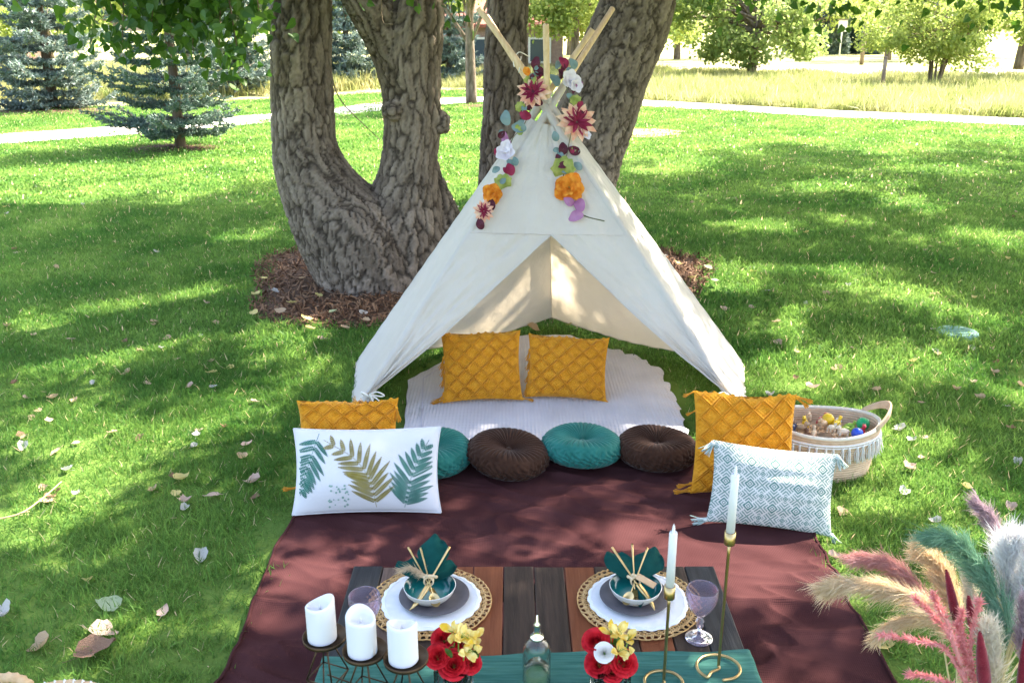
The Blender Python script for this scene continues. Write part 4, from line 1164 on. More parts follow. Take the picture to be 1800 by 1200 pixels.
def frond(pts, npin, lmax, mat, width=.055, seed=0, a0=1.05):
    g = np.random.default_rng(seed); path = smooth_path(np.c_[np.array(pts), np.zeros(len(pts))], 12)[:, :2]
    mb = MB()
    def quad(p, d, ln, w):
        s_ = np.array([-d[1], d[0]])
        if abs(p[0]) > .29 or abs(p[1]) > .165: return
        ring = [p, p + d * ln * .4 + s_ * w, p + d * ln, p + d * ln * .4 - s_ * w]
        uv = np.array(ring) / np.array([W / 2, H / 2])
        if np.abs(uv).max() > .97: return
        mb.add(fsurf(uv[:, 0], uv[:, 1], .0022), [[0, 3, 2, 1]])
    for i in range(len(path) - 1):
        d = path[i + 1] - path[i]; l = np.linalg.norm(d)
        quad(path[i], d / l, l * 1.4, .0016)
    for k in range(npin):
        f = .12 + .88 * k / npin
        i = min(int(f * (len(path) - 1)), len(path) - 2)
        p = path[i]; d = path[i + 1] - path[i]; d /= np.linalg.norm(d)
        pl_ = lmax * math.sin(min(1, (1 - f) * 1.15 + .12) * PI * .62) * g.uniform(.85, 1.1)
        for s_ in (-1, 1):
            a = s_ * (a0 - .35 * f)
            pd = np.array([d[0] * math.cos(a) - d[1] * math.sin(a), d[0] * math.sin(a) + d[1] * math.cos(a)])
            m2 = max(5, int(pl_ / .0072))
            quad(p, pd, pl_, .0014)
            for j in range(m2):
                ff = (j + .5) / m2
                lp = p + pd * pl_ * ff
                ll = .0115 * math.sin(min(1, ff * .8 + .25) * PI) ** .8 + .003
                for s2 in (-1, 1):
                    b = s2 * 1.0
                    ld = np.array([pd[0] * math.cos(b) - pd[1] * math.sin(b), pd[0] * math.sin(b) + pd[1] * math.cos(b)])
                    quad(lp, ld, ll, .0037)
    return mb
frond([(.045, -.168), (.035, -.09), (.012, -.02), (-.055, .06), (-.18, .135)], 11, .12, m_olive, seed=1).build('fern_print', m_olive, cov)
frond([(.16, -.168), (.185, -.09), (.215, .01), (.27, .125)], 10, .115, m_teal_p, seed=2).build('fern_print', m_teal_p, cov)
frond([(-.20, .165), (-.24, .06), (-.27, -.02), (-.285, -.10)], 9, .10, m_teal_p, seed=3).build('fern_print', m_teal_p, cov)
mb = MB()
for k in range(34):
    p = np.array([-.105 + rng.uniform(-.055, .035) * (1), -.105 + rng.uniform(-.05, .05)])
    an = np.linspace(0, 2 * PI, 8, endpoint=False); r_ = rng.uniform(.003, .0055)
    uv = (p + r_ * np.stack([np.cos(an), np.sin(an)], 1)) / np.array([W / 2, H / 2])
    mb.add(fsurf(uv[:, 0], uv[:, 1], .0022), [list(range(8))[::-1]])
mb.build('berry_print', m_dot_p, cov)
mb = MB()
e = np.linspace(-1, 1, 60)
for q in (fsurf(e, -np.ones(60)), fsurf(e, np.ones(60)), fsurf(-np.ones(60), e), fsurf(np.ones(60), e)): mb.tube(q, .0032, 6)
mb.build('piping', m_linen, cov)
# patterned pillow
W2, H2, T2_ = .50, .335, .13
t = thing('patterned_pillow', 'lumbar pillow with a sage green diamond print and corner tassels', 'pillow', P(1350, 930, .03), (-R(25), R(3), R(-9)))
nu, nv = 300, 200
U, V = np.meshgrid(np.linspace(-1, 1, nu), np.linspace(-1, 1, nv))
pf = pil(U, V, W2, H2, T2_, .06); pf[..., 1] -= .01 * wob(np.stack([U, V, 0 * U], -1), 2.2, 8) * (1 - U ** 4) * (1 - V ** 4)
pb = pil(U, V, W2, H2, T2_, .06, 1)[:, ::-1]
def pat(x, z):
    p, q = x / .094, z / .088
    def dia(p, q):
        return np.abs(p - np.round(p)) + np.abs(q - np.round(q))
    d1, d2 = dia(p, q), dia(p + .5, q + .5)
    d3 = dia(p + .5, q) ; d4 = dia(p, q + .5)
    g = np.zeros_like(x)
    g[(d1 > .05) & (d1 < .10)] = 1; g[(d1 > .15) & (d1 < .24)] = 1
    g[(d2 < .13)] = .9
    g[(d2 > .05) & (d2 < .075)] = .2
    st = (np.mod(d1 * 6.5, 1) < .52) & (d1 > .30) & (d2 > .18)
    ax = np.minimum(np.abs(p - np.round(p)), np.abs(q - np.round(q)))
    st &= np.abs(np.abs(p - np.round(p)) - np.abs(q - np.round(q))) > .05
    g[st] = .85
    return g
g_ = pat(pf[..., 0], pf[..., 2])
mb = MB(); mb.grid(pf); mb.grid(pb)
me = mb.mesh('cover'); me.materials.append(M('sage_print_cotton', (1, 1, 1), rough=.9, spec=.1, attr='print', weave=.2, bscale=120, bdist=.001))
ga = np.concatenate([g_.ravel(), np.zeros(nu * nv)])[:, None]
color_attr(me, 'print', np.array([.64, .625, .58]) * (1 - ga) + np.array([.10, .21, .18]) * ga)
link('cover', me, t)
m_sage = M('sage_yarn', (.30, .45, .42), (.7, .7, .66), isl=True, rough=.9)
sg = tassel(22, .055, .011).mesh('tassel'); sg.materials.append(m_sage)
for (x, z, rx, ry) in ((-1, .93, 0, R(35)), (1, .93, .2, -R(30)), (-1, -.95, 0, R(70)), (1, -.95, 0, -R(35))):
    o = link('tassel', sg, t); o.location = Vector(pil(np.array(float(x)), np.array(float(z)), W2, H2, T2_)); o.rotation_euler = (rx, ry, 0)

# ================================================================== round pleated cushions
m_velvet_t = M('teal_velvet', (.014, .125, .10), (.022, .165, .135), scale=14, rough=.75, spec=.15, sheen=.2, bump=.25, bscale=70, bdist=.004)
m_velvet_b = M('brown_velvet', (.034, .0145, .0085), (.05, .023, .014), scale=14, rough=.8, spec=.1, sheen=.12, bump=.25, bscale=70, bdist=.004)
def pouf_mesh(seed, mat):
    nt, n1, n2 = 360, 40, 34
    th = np.arange(nt) / nt * 2 * PI
    Rr, Hh = .178, .125
    q = np.linspace(.06, 1, n1)
    prof = []
    for a in q: prof.append((Rr * .93 * a, Hh - .045 * (1 - a) ** 2.2 - .016 * a ** 6))
    for b in np.linspace(0, 1, n2)[1:]:
        an = b * PI
        prof.append((Rr * .93 + .022 * math.sin(an) ** .8, Hh - .016 - (Hh - .03) * b))
    prof += [(Rr * .7, .006), (Rr * .3, .004), (.002, .004)]
    prof = np.array(prof)
    pts = np.stack([prof[:, :1] * np.cos(th), prof[:, :1] * np.sin(th), np.repeat(prof[:, 1:], nt, 1)], -1)
    rr_ = prof[:, 0] / Rr
    g = np.random.default_rng(seed)
    # pleats on the top
    npl = 38
    warp = .25 * np.sin(3 * th + seed) + .1 * np.sin(7 * th)
    for i in range(n1):
        a = q[i]
        ph = npl * (th + .05 * math.sin(a * 3)) + warp * 2 + .6 * a
        s = np.abs(np.sin(ph / 2)) ** .6
        pts[i, :, 2] += (.0105 * (a ** .6) * (1 - a ** 8) + .0015) * (s - .6) + .004 * np.sin(2 * th + seed) * a
    # ruched side
    for i in range(n1, n1 + n2 - 1):
        b = (i - n1 + 1) / n2
        br = np.sin(27 * th + 5 * np.sin(b * PI * 2) + warp * 3) * np.cos(b * PI * 3.2 + .9 * np.sin(13 * th))
        cr = np.sin(41 * th + 9 * b + 2 * np.sin(9 * th))
        k = math.sin(b * PI) ** .6
        rad = 1 + (.030 * br + .013 * cr + .02 * np.abs(np.sin(19 * th + 12 * abs(b - .5)))) * k
        pts[i, :, 0] *= rad; pts[i, :, 1] *= rad
    mb = MB(); mb.grid(pts, closed_u=True)
    me = mb.mesh('cover'); me.materials.append(mat)
    return me
def pouf(label, px, py, seed, mat, rot=(0, 0, 0), z=.03):
    c = P(px, py, z) + np.array([0, .17, 0])
    t = thing('round_cushion', label, 'cushion', c, rot, 'round pleated velvet cushions')
    link('cover', pouf_mesh(seed, mat), t)
    mb = MB(); mb.ball((0, 0, .083), (.017, .017, .009)); mb.build('button', mat, t)
pouf('teal round pleated cushion half hidden behind the fern pillow', 754, 845, 1, m_velvet_t, (.05, 0, .4))
pouf('brown round pleated cushion between the two teal ones', 890, 848, 2, m_velvet_b, (.13, 0, 1.2), .035)
pouf('teal round pleated cushion between the two brown ones', 1027, 833, 3, m_velvet_t, (.06, .03, 2.2), .035)
pouf('brown round pleated cushion beside the mustard pillow near the basket', 1163, 838, 4, m_velvet_b, (.03, -.02, 3.3), .03)

# ================================================================== rope basket with toys
m_rope = M('rope', (.52, .36, .24), (.62, .45, .31), scale=30, rough=.9, bump=.4, bscale=150, bdist=.002, spec=.1)
m_rim = M('cream_rope', (.74, .68, .58), (.68, .6, .5), scale=30, rough=.9)
m_yarn = M('white_yarn', (.72, .68, .65), (.78, .76, .74), scale=60, rough=.95)
bk = thing('rope_basket', 'oval coiled rope basket with looped handles and a white fringe, full of toys', 'basket', P(1455, 850) + np.array([0, .17, 0]), (0, 0, R(-4)))
BX, BY, BH = .262, .19, .235
th = np.arange(160) / 160 * 2 * PI
zz = np.linspace(0, BH, 150)
flare = .86 + .14 * (zz / BH) ** .7
bumpc = .0035 * np.abs(np.sin(zz / .0125 * PI))
rise = lambda th: .012 * np.cos(2 * th)
def wall(off):
    zf = (zz / BH)[:, None]
    sc_ = flare[:, None] + 0 * th
    x = (BX * sc_ + bumpc[:, None] + off) * np.cos(th); y = (BY * sc_ + bumpc[:, None] + off) * np.sin(th)
    return np.stack([x, y, zz[:, None] + zf ** 3 * rise(th)], -1)
mb = MB(); wo = wall(0); wi = wall(-.014)
mb.grid(wo, closed_u=True); mb.grid(wi[:, ::-1], closed_u=True)
mb.grid(np.stack([wo[0] * np.array([k, k, 1]) + np.array([0, 0, .002]) for k in (.01, .5, 1)]), closed_u=True)
mb.build('wall', m_rope, bk)
mb = MB(); mb.grid(np.stack([wi[104] * np.array([k, k, 1]) for k in (1, .5, .01)]), closed_u=True); mb.build('bottom', m_rope, bk)
mb = MB(); mb.tube((wo[-1] + wi[-1]) / 2 + np.array([0, 0, .004]), .0085, 8, closed=True); mb.build('rim', m_rim, bk)
for s_ in (1, -1):
    mb = MB()
    for lay in range(4):
        a = np.linspace(-.62, .62, 26)
        f = np.cos(a / .62 * PI / 2)
        x = s_ * (BX * np.cos(a) * 1.0 + .035 * f ** .7); y = BY * np.sin(a) * (1 + .0 * f)
        z = BH + .014 + lay * .0105 * (.35 + .65 * f) + .062 * f ** .75
        mb.tube(np.stack([x, y, z - .01], 1), .0062, 6)
    mb.build('handle', m_rope if s_ > 0 else m_rope, bk)
mb = MB()
i0 = 128
mb.tube(wo[i0] * 1.012 * np.array([1, 1, .99]) , .005, 6, closed=True); mb.tube(wo[i0 - 8] * np.array([1.015, 1.015, 1]), .0035, 6, closed=True)
mb.build('fringe_cord', m_yarn, bk)
bt = tassel(12, .075, .0055).mesh('tassel'); bt.materials.append(m_yarn)
for k in range(46):
    a = k / 46 * 2 * PI
    o = link('tassel', bt, bk)
    i = int(k / 46 * 160)
    o.location = Vector(wo[i0 - 7][i] * np.array([1.03, 1.03, 1])); o.rotation_euler = (0, 0, a)
def toy_animal(c, col_m, s, rz, name, label):
    t = thing(name, label, 'toy', c, (random.uniform(-.5, .5), random.uniform(-.6, .6), rz), 'toy animals in the basket')
    mb = MB(); mb.ball((0, 0, s * .5), (s * .55, s * .26, s * .28), 12, 8); mb.ball((s * .55, 0, s * .8), (s * .22, s * .17, s * .2), 10, 7)
    mb.tube([(s * .35, 0, s * .6), (s * .52, 0, s * .78)], [s * .16, s * .12], 8)
    mb.tube([(s * .72, 0, s * .76), (s * .84, 0, s * .72)], [s * .1, s * .07], 7)
    mb.tube([(-s * .52, 0, s * .55), (-s * .75, 0, s * .3)], [s * .05, s * .02], 6)
    mb.build('body', col_m, t)
    for x in (.35, -.35):
        for y in (.15, -.15):
            mb = MB(); mb.tube([(s * x, s * y, s * .4), (s * x, s * y, 0)], [s * .1, s * .075], 7); mb.build('leg', col_m, t)
    for y in (.1, -.1):
        mb = MB(); mb.ball((s * .5, s * y, s * 1.0), (s * .04, s * .03, s * .09), 6, 5); mb.build('ear', col_m, t)
def plast(n_, c): return M(n_, c, rough=.35, spec=.5)
toy_cols = [('tan', (.5, .33, .19)), ('cream', (.66, .56, .42)), ('black', (.015, .014, .016)), ('navy', (.02, .03, .08)), ('red', (.45, .03, .06)), ('yellow', (.75, .5, .03)), ('lime', (.35, .55, .08)), ('brown', (.16, .07, .03)), ('beige', (.6, .44, .28)), ('white', (.75, .72, .68))]
tm = {k: plast('plastic_' + k, c) for k, c in toy_cols}
bl = np.array(bk.location); zt = wi[104][0][2]
spots = [(-.20, .03, 'black'), (-.15, -.04, 'navy'), (-.13, .05, 'brown'), (-.09, -.01, 'tan'), (-.05, .06, 'yellow'), (-.04, -.06, 'beige'), (.0, .0, 'tan'), (.02, .075, 'red'), (.03, -.05, 'cream'), (.07, -.085, 'cream'), (.075, .01, 'yellow'), (.10, .06, 'white'), (.115, -.01, 'lime'), (.15, .03, 'lime'), (.17, -.05, 'red'), (-.09, -.1, 'brown'), (-.17, -.09, 'black'), (.02, -.11, 'tan'), (-.02, .11, 'beige')]
wh = {'black': 'black toy animal against the rear end of the rope basket', 'navy': 'dark navy toy animal lying in the rope basket', 'brown': 'dark brown toy animal in the rope basket', 'tan': 'tan toy animal in the heap inside the rope basket', 'cream': 'cream toy animal in the heap inside the rope basket', 'beige': 'beige toy animal in the heap inside the rope basket', 'red': 'red toy animal inside the rope basket', 'white': 'white toy animal near the green ball in the basket', 'lime': 'lime green toy animal beside the green ball', 'yellow': 'yellow toy animal in the heap inside the rope basket'}
for x, y, cn in spots:
    toy_animal(bl + np.array([x, y, zt + random.uniform(.0, .03)]), tm[cn], random.uniform(.045, .062), random.uniform(0, 6.28), 'toy_animal', wh[cn])
def ball_toy(x, y, r, c, label, z=.0):
    t = thing('toy_ball', label, 'ball', bl + np.array([x, y, zt + z]))
    mb = MB(); mb.ball((0, 0, r), r, 20, 14); mb.build('shell', plast('ball_plastic', c), t)
    mb = MB(); an = np.linspace(0, 2 * PI, 24, endpoint=False); mb.tube(np.stack([r * 1.0 * np.cos(an), r * 1.0 * np.sin(an) * .5, r + r * .86 * np.sin(an)], 1), r * .03, 5, closed=True); mb.build('seam', plast('seam_plastic', c), t)
ball_toy(.195, .0, .030, (.01, .33, .12), 'shiny green toy ball by the basket handle', .022)
ball_toy(.13, -.105, .026, (.02, .08, .5), 'blue toy ball at the front of the basket', .026)
ball_toy(.045, .04, .028, (.75, .48, .02), 'yellow toy ball in the middle of the basket', .03)

# ================================================================== picnic table
TZ = .25
def plank_mat(name, c, c2):
    return M(name, c, c2, scale=9, rough=.6, spec=.3, bump=.5, bscale=26, stretch=(7, .55, 7), bdist=.004, detail=8, lo=.3, hi=.7)
m_pb = plank_mat('black_stain', (.012, .013, .015), (.032, .033, .036))
m_pd = plank_mat('dark_stain', (.022, .014, .010), (.055, .034, .024))
m_po = plank_mat('cedar_stain', (.13, .034, .012), (.20, .062, .024))
m_pg = plank_mat('grey_brown_stain', (.075, .048, .038), (.15, .10, .08))
L0, R0 = P(620, 998, TZ), P(1254, 991, TZ)
tx0, tx1 = L0[0], R0[0]
tyf = (L0[1] + R0[1]) / 2
TD = .92
table = thing('picnic_table', 'low plank table in mixed cedar and black stain standing on the maroon blanket', 'table', ((tx0 + tx1) / 2, tyf - TD / 2, 0))
pw = (tx1 - tx0) / 12
for i, mm in enumerate([m_pb, m_pg, m_pd, m_po, m_po, m_pd, m_pd, m_po, m_pd, m_po, m_pd, m_pb]):
    mb = MB(); mb.box((tx0 + pw * (i + .5) - table.location[0], rng.uniform(-.004, .004), TZ - .011 + rng.uniform(-.0015, .0015)), (pw - .003, TD, .022), bev=.003)
    o = mb.build('plank', mm, table, smooth=False)
mb = MB()
for sy in (-.38, .38):
    mb = MB(); mb.box((0, sy, TZ - .05), (tx1 - tx0 - .06, .03, .055), bev=.003); mb.build('apron', m_pd, table, smooth=False)
for sx in (-1, 1):
    mb = MB(); mb.box((sx * ((tx1 - tx0) / 2 - .04), 0, TZ - .05), (.03, .72, .055), bev=.003); mb.build('apron', m_pd, table, smooth=False)
    for sy in (-.38, .38):
        mb = MB(); mb.box((sx * ((tx1 - tx0) / 2 - .075), sy * .93, (TZ - .023) / 2 + .005), (.05, .05, TZ - .03), bev=.004); mb.build('leg', m_pd, table, smooth=False)
# runner
m_run = M('teal_runner', (.028, .115, .092), (.055, .17, .14), scale=16, rough=.85, spec=.15, bump=.6, bscale=40, stretch=(.5, 7, 1), bdist=.005, detail=7)
yl, yr = P(562, 1158, TZ)[1], P(1297, 1143, TZ)[1]
nu, nv = 150, 60
xs_ = np.linspace(tx0 - .16, tx1 + .16, nu); vs = np.linspace(0, 1, nv)
X, Vv = np.meshgrid(xs_, vs)
ytop = np.interp(X, [tx0, tx1], [yl, yr])
Yy = ytop - Vv * .40 + .006 * np.sin(X * 9) + .003 * np.sin(X * 31)
over = np.maximum(np.maximum(tx0 - X, X - tx1), 0)
Z = TZ + .006 + .0035 * wob(np.stack([X * .6, Yy * 7, 0 * X], -1), 3, 3) + .002 * np.sin(Yy * 160 + 3 * np.sin(X * 4)) * np.abs(wob(np.stack([X, Yy, 0 * X], -1), 4, 5))
Xc = np.clip(X, tx0 - .012 - 0 * X, tx1 + .012)
Xr = np.where(over > 0, np.where(X < tx0, tx0 - np.minimum(over, .012), tx1 + np.minimum(over, .012)), X)
Z = np.where(over > .012, Z - (over - .012), Z)
mb = MB(); mb.grid(np.stack([Xr, Yy, Z], -1)); ro = mb.build('table_runner', m_run)
tag(ro, 'teal gauze runner laid across the plank table and hanging over its ends', 'table runner')

# ---- place settings
m_rattan = M('rattan', (.50, .30, .12), (.66, .45, .22), isl=True, rough=.8, spec=.15)
m_doily = M('white_mat', (.72, .74, .77), (.78, .79, .81), scale=30, rough=.7, bump=.3, bscale=60, bdist=.002)
m_grey = M('grey_stoneware', (.085, .078, .085), (.11, .10, .11), scale=30, rough=.5, spec=.4)
m_bowlw = M('bowl_white', (.72, .70, .67), rough=.35, spec=.5)
def glaze():
    m = M('teal_glaze', (.0, .12, .12), rough=.12, spec=.6)
    N, Lk = m.node_tree.nodes, m.node_tree.links
    tc = N.new('ShaderNodeTexCoord'); gr = N.new('ShaderNodeTexGradient'); gr.gradient_type = 'SPHERICAL'
    mp = N.new('ShaderNodeMapping'); mp.inputs['Scale'].default_value = (12.5, 12.5, 0)
    nz_ = N.new('ShaderNodeTexNoise'); nz_.inputs['Scale'].default_value = 60; nz_.inputs['Detail'].default_value = 6
    mxv = N.new('ShaderNodeMix'); mxv.data_type = 'VECTOR'; mxv.inputs['Factor'].default_value = .004
    Lk.new(tc.outputs['Object'], mxv.inputs['A']); Lk.new(nz_.outputs['Color'], mxv.inputs['B'])
    Lk.new(tc.outputs['Object'], nz_.inputs['Vector']); Lk.new(mxv.outputs['Result'], mp.inputs['Vector']); Lk.new(mp.outputs[0], gr.inputs[0])
    rp = N.new('ShaderNodeValToRGB'); e = rp.color_ramp.elements
    e[0].position = .08; e[0].color = (.004, .10, .10, 1); e[1].position = .85; e[1].color = (.42, .62, .55, 1)
    el = rp.color_ramp.elements.new(.38); el.color = (.012, .22, .20, 1)
    Lk.new(gr.outputs['Fac'], rp.inputs[0]); Lk.new(rp.outputs[0], N['Principled BSDF'].inputs['Base Color'])
    return m
m_glaze = glaze()
m_napkin = M('green_napkin', (.003, .048, .042), (.006, .07, .06), scale=20, rough=.9, spec=.1, weave=.4, bscale=160, bdist=.001, transl=.05)
m_brass = M('brushed_gold', (.72, .52, .24), (.62, .44, .2), scale=40, rough=.28, metal=1.0)
m_jute = M('jute', (.62, .46, .26), (.72, .6, .42), scale=50, rough=.95)
m_wood_t = M('pale_wood', (.5, .32, .17), (.62, .42, .25), scale=30, rough=.8)
def charger(c, label, rz):
    t = thing('charger', label, 'charger', c, (0, 0, rz), 'rattan chargers')
    for nr, rad, rr_, ph in ((52, .178, .0125, 0), (48, .163, .0135, .06), (42, .146, .0135, .02)):
        mb = MB()
        for k in range(nr):
            a = k / nr * 2 * PI + ph; an = np.linspace(0, 2 * PI, 12, endpoint=False)
            x = rad + rr_ * np.cos(an); y = rr_ * 1.15 * np.sin(an)
            z = .006 + .0025 * np.sin(2 * an + k)
            mb.tube(np.stack([x * math.cos(a) - y * math.sin(a), x * math.sin(a) + y * math.cos(a), z], 1), .0019, 5, closed=True)
        tag(mb.build('woven_loops', m_rattan, t), kind='stuff')
    mb = MB(); an = np.linspace(0, 2 * PI, 80, endpoint=False)
    for rad in (.136, .172, .19): mb.tube(np.stack([rad * np.cos(an), rad * np.sin(an), .005 + .0015 * np.sin(an * 26)], 1), .0022, 5, closed=True)
    mb.build('rattan_ring', m_rattan, t)
    mb = MB(); mb.lathe([(.001, .003), (.132, .003), (.132, .006), (.001, .006)], 60); mb.build('base', m_rattan, t)
def scallop(c, label, rz):
    t = thing('scalloped_mat', label, 'place mat', c, (0, 0, rz), 'white scalloped mats')
    an = np.arange(200) / 200 * 2 * PI
    r = .152 + .0045 * np.abs(np.sin(an * 11)) + .003 * np.sin(an * 3 + rz)
    q = np.array([.01, .3, .6, .85, .97, 1, 1, .97, .5, .01]); z = np.array([.004, .004, .004, .0045, .005, .0035, .0015, 0, 0, 0])
    pts = np.stack([q[:, None] * r * np.cos(an), q[:, None] * r * np.sin(an), np.repeat(z[:, None], 200, 1)], -1)
    pts[..., 2] += .0008 * wob(pts, 40, 3)
    mb = MB(); mb.grid(pts, closed_u=True); mb.build('mat', m_doily, t)
    mb = MB()
    rr_ = r * .93
    mb.tube(np.stack([rr_ * np.cos(an), rr_ * np.sin(an), .0052 + 0 * an], 1)[::2], .0012, 5, closed=True); mb.build('stitching', m_doily, t)
def plate(c, label):
    t = thing('plate', label, 'plate', c, group='grey plates')
    mb = MB(); mb.lathe([(.001, .002), (.06, .0), (.075, .003), (.108, .013), (.110, .015), (.108, .0165), (.076, .008), (.06, .006), (.001, .006)], 64); mb.build('dish', m_grey, t)
    mb = MB(); mb.lathe([(.055, -.0015), (.062, -.0015), (.062, .002), (.055, .002)], 48); mb.build('foot_ring', m_grey, t)
def bowl(c, label):
    t = thing('bowl', label, 'bowl', c, group='teal bowls')
    mb = MB(); mb.lathe([(.001, .0), (.04, .0), (.06, .008), (.075, .026), (.0795, .040), (.0815, .043), (.0795, .0435)], 64); mb.build('outer_wall', m_bowlw, t)
    mb = MB(); mb.lathe([(.0792, .0425), (.077, .040), (.072, .026), (.057, .012), (.04, .006), (.001, .005)], 64); mb.build('glazed_inside', m_glaze, t)
def napkin(c, label, tips, tail=None, seed=0):
    t = thing('napkin', label, 'napkin', c, group='green napkins')
    mb = MB(); g = np.random.default_rng(seed)
    for (ang, ln, wd, lift, tw) in tips:
        u = np.linspace(-1, 1, 26); v = np.linspace(0, 1, 24); U, V = np.meshgrid(u, v)
        w = wd * (.10 + .9 * V ** .8) * (1 - .75 * np.clip((V - .55) / .45, 0, 1) ** 1.1 * (.4 + .6 * np.abs(np.cos(tw))))
        x = U * w; y = ln * V * (1 - .12 * U ** 2 * V)
        z = .01 + lift * np.sin(V * 1.5) + .012 * np.sin(U * 3.4 + tw + V * 2) * V * (1.1 - .4 * V) + .003 * np.sin(U * 8 + tw * 2) * V * (1 - V)
        ca, sa = math.cos(ang), math.sin(ang)
        mb.grid(np.stack([x * ca + y * sa, -x * sa + y * ca, z], -1))
    mb.build('cloth', m_napkin, t)
    mb = MB()
    for k in range(5):
        an = np.linspace(0, 2 * PI, 14, endpoint=False)
        mb.tube(np.stack([.014 * np.cos(an), (k - 2) * .004 + 0 * an + .002 * np.sin(an), .016 + .013 * np.sin(an)], 1), .0026, 5, closed=True)
    for k in range(7): mb.ball((-.022 + .0075 * k, g.normal(0, .003), .030 + g.normal(0, .002)), (.006, .006, .005), 8, 6)
    mb.build('tie', m_jute, t)
    return t
def spoon(c, rz, label):
    t = thing('spoon', label, 'spoon', c, (R(24), 0, rz), 'gold cutlery')
    mb = MB(); mb.tube(smooth_path([(0, -.045, .003), (0, .0, .008), (0, .06, .016), (0, .115, .022)], 5), np.r_[np.linspace(.0022, .002, 8), np.linspace(.002, .0035, 8)], 7); mb.build('handle', m_brass, t)
    mb = MB(); th_ = np.arange(20) / 20 * 2 * PI; q = np.linspace(.02, 1, 6)
    mb.grid(np.stack([q[:, None] * .0165 * np.cos(th_), -.068 + q[:, None] * .025 * np.sin(th_), .001 + .006 * q[:, None] ** 2 + 0 * th_], -1), closed_u=True)
    mb.build('spoon_bowl', m_brass, t)
def fork(c, rz, label):
    t = thing('fork', label, 'fork', c, (R(26), 0, rz), 'gold cutlery')
    mb = MB(); mb.tube(smooth_path([(0, -.03, .004), (0, .0, .009), (0, .06, .017), (0, .12, .024)], 5), np.r_[np.linspace(.0022, .002, 8), np.linspace(.002, .0036, 8)], 7); mb.build('handle', m_brass, t)
    mb = MB(); mb.box((0, -.042, .003), (.018, .022, .0022), bev=.0008)
    mb.build('neck', m_brass, t, smooth=False)
    for k in range(4):
        mb = MB(); mb.tube([(-.0072 + k * .0048, -.05, .003), (-.0072 + k * .0048, -.085, .005)], [.0013, .0008], 6); mb.build('tine', m_brass, t)
def knife(c, rz, label):
    t = thing('knife', label, 'knife', c, (R(24), 0, rz), 'gold cutlery')
    mb = MB(); mb.tube(smooth_path([(0, -.02, .006), (0, .03, .012), (0, .08, .018), (0, .12, .023)], 4), np.linspace(.0025, .0042, 13), 7); mb.build('handle', m_brass, t)
    mb = MB(); v = np.linspace(0, 1, 10)
    w = .009 * (1 - v ** 5) + .0005
    A = np.stack([-.006 + 0 * v, -.02 - .095 * v, .006 - .004 * v], 1); B = np.stack([-.006 + 2 * w, -.02 - .095 * v, .006 - .004 * v], 1)
    mb.grid(np.stack([A, (A + B) / 2 + np.array([0, 0, .0015]), B, (A + B) / 2 - np.array([0, 0, .0015])], 1), closed_u=True); mb.build('blade', m_brass, t)
for side, (px, py), where in ((-1, (757, 1056), 'nearest the pillar candles'), (1, (1122, 1056), 'beside the brass candlesticks')):
    c = P(px, py, TZ + .006)
    c[2] = TZ + .001
    zz0 = np.array([0, 0, 1.0])
    charger(c, 'woven rattan charger ' + where, side * .4)
    scallop(c + zz0 * .0085, 'white scalloped mat on the rattan charger ' + where, side * .7)
    off = np.array([.012 if side < 0 else -.012, .0, 0])
    plate(c + off + zz0 * .0145, 'dark grey plate under the teal bowl ' + where)
    bowl(c + off * .4 + zz0 * .0205 + np.array([-.006, -.0, 0]), 'white rimmed teal glazed bowl ' + where)
    nb = c + zz0 * .062 + np.array([-.004 if side < 0 else -.012, .004, 0])
    if side < 0:
        napkin(nb, 'dark green napkin with upright pointed tip tied over the bowl ' + where, [(.10, .150, .078, .075, .5), (-.8, .13, .06, .02, 1.5), (.75, .115, .06, .015, 2.3)], seed=1)
        fork(nb + zz0 * .012 + np.array([-.01, 0, 0]), R(38), 'gold fork tied to the napkin ' + where)
        spoon(nb + zz0 * .013 + np.array([.001, -.006, 0]), R(20), 'gold spoon tied to the napkin ' + where)
        knife(nb + zz0 * .013 + np.array([.008, 0, 0]), R(-32), 'gold knife tied to the napkin ' + where)
        s = thing('dried_sprig', 'tan dried grass sprig tied to the napkin ' + where, 'dried sprig', nb + zz0 * .03)
        mb = MB(); k_ = 260
        tt = rng.uniform(0, 1, k_); base = np.stack([-.01 - .075 * tt, .012 * np.sin(tt * 3), .006 + .02 * np.sin(tt * 2.6)], 1)
        dd = np.array([-.9, -.35, -.1]) + rng.normal(0, .3, (k_, 3)); dd /= np.linalg.norm(dd, axis=1, keepdims=True)
        strands(mb, base, dd, .03, .0012, bend=.4); mb.build('plume', M('dried_tan', (.62, .48, .32), (.5, .37, .24), isl=True, rough=.95), s)
        mb = MB(); mb.tube([(.01, 0, 0), (-.05, .01, .016)], .0012, 5); mb.build('stalk', m_jute, s)
    else:
        napkin(nb, 'dark green napkin fanned wide and tied over the bowl ' + where, [(.55, .165, .085, .03, .5), (-.5, .14, .075, .03, 1.0), (PI - .1, .085, .03, -.025, 2.0)], seed=2)
        fork(nb + zz0 * .012 + np.array([-.004, 0, 0]), R(-2), 'gold fork tied to the napkin ' + where)
        spoon(nb + zz0 * .012 + np.array([.002, 0, 0]), R(-28), 'gold spoon tied to the napkin ' + where)
        knife(nb + zz0 * .014 + np.array([-.008, 0, 0]), R(36), 'gold knife tied to the napkin ' + where)
        s = thing('wooden_tag', 'small bark edged wooden tag tied to the napkin ' + where, 'tag', nb + zz0 * .03)
        mb = MB(); mb.box((.03, -.018, -.004), (.062, .024, .004), rot=rotm(.25, .25, -.55), bev=.001); mb.build('slice', m_wood_t, s, smooth=False)
        mb = MB(); mb.tube([(0, 0, .002), (.012, -.006, .004)], .0014, 5); mb.build('string', m_jute, s)

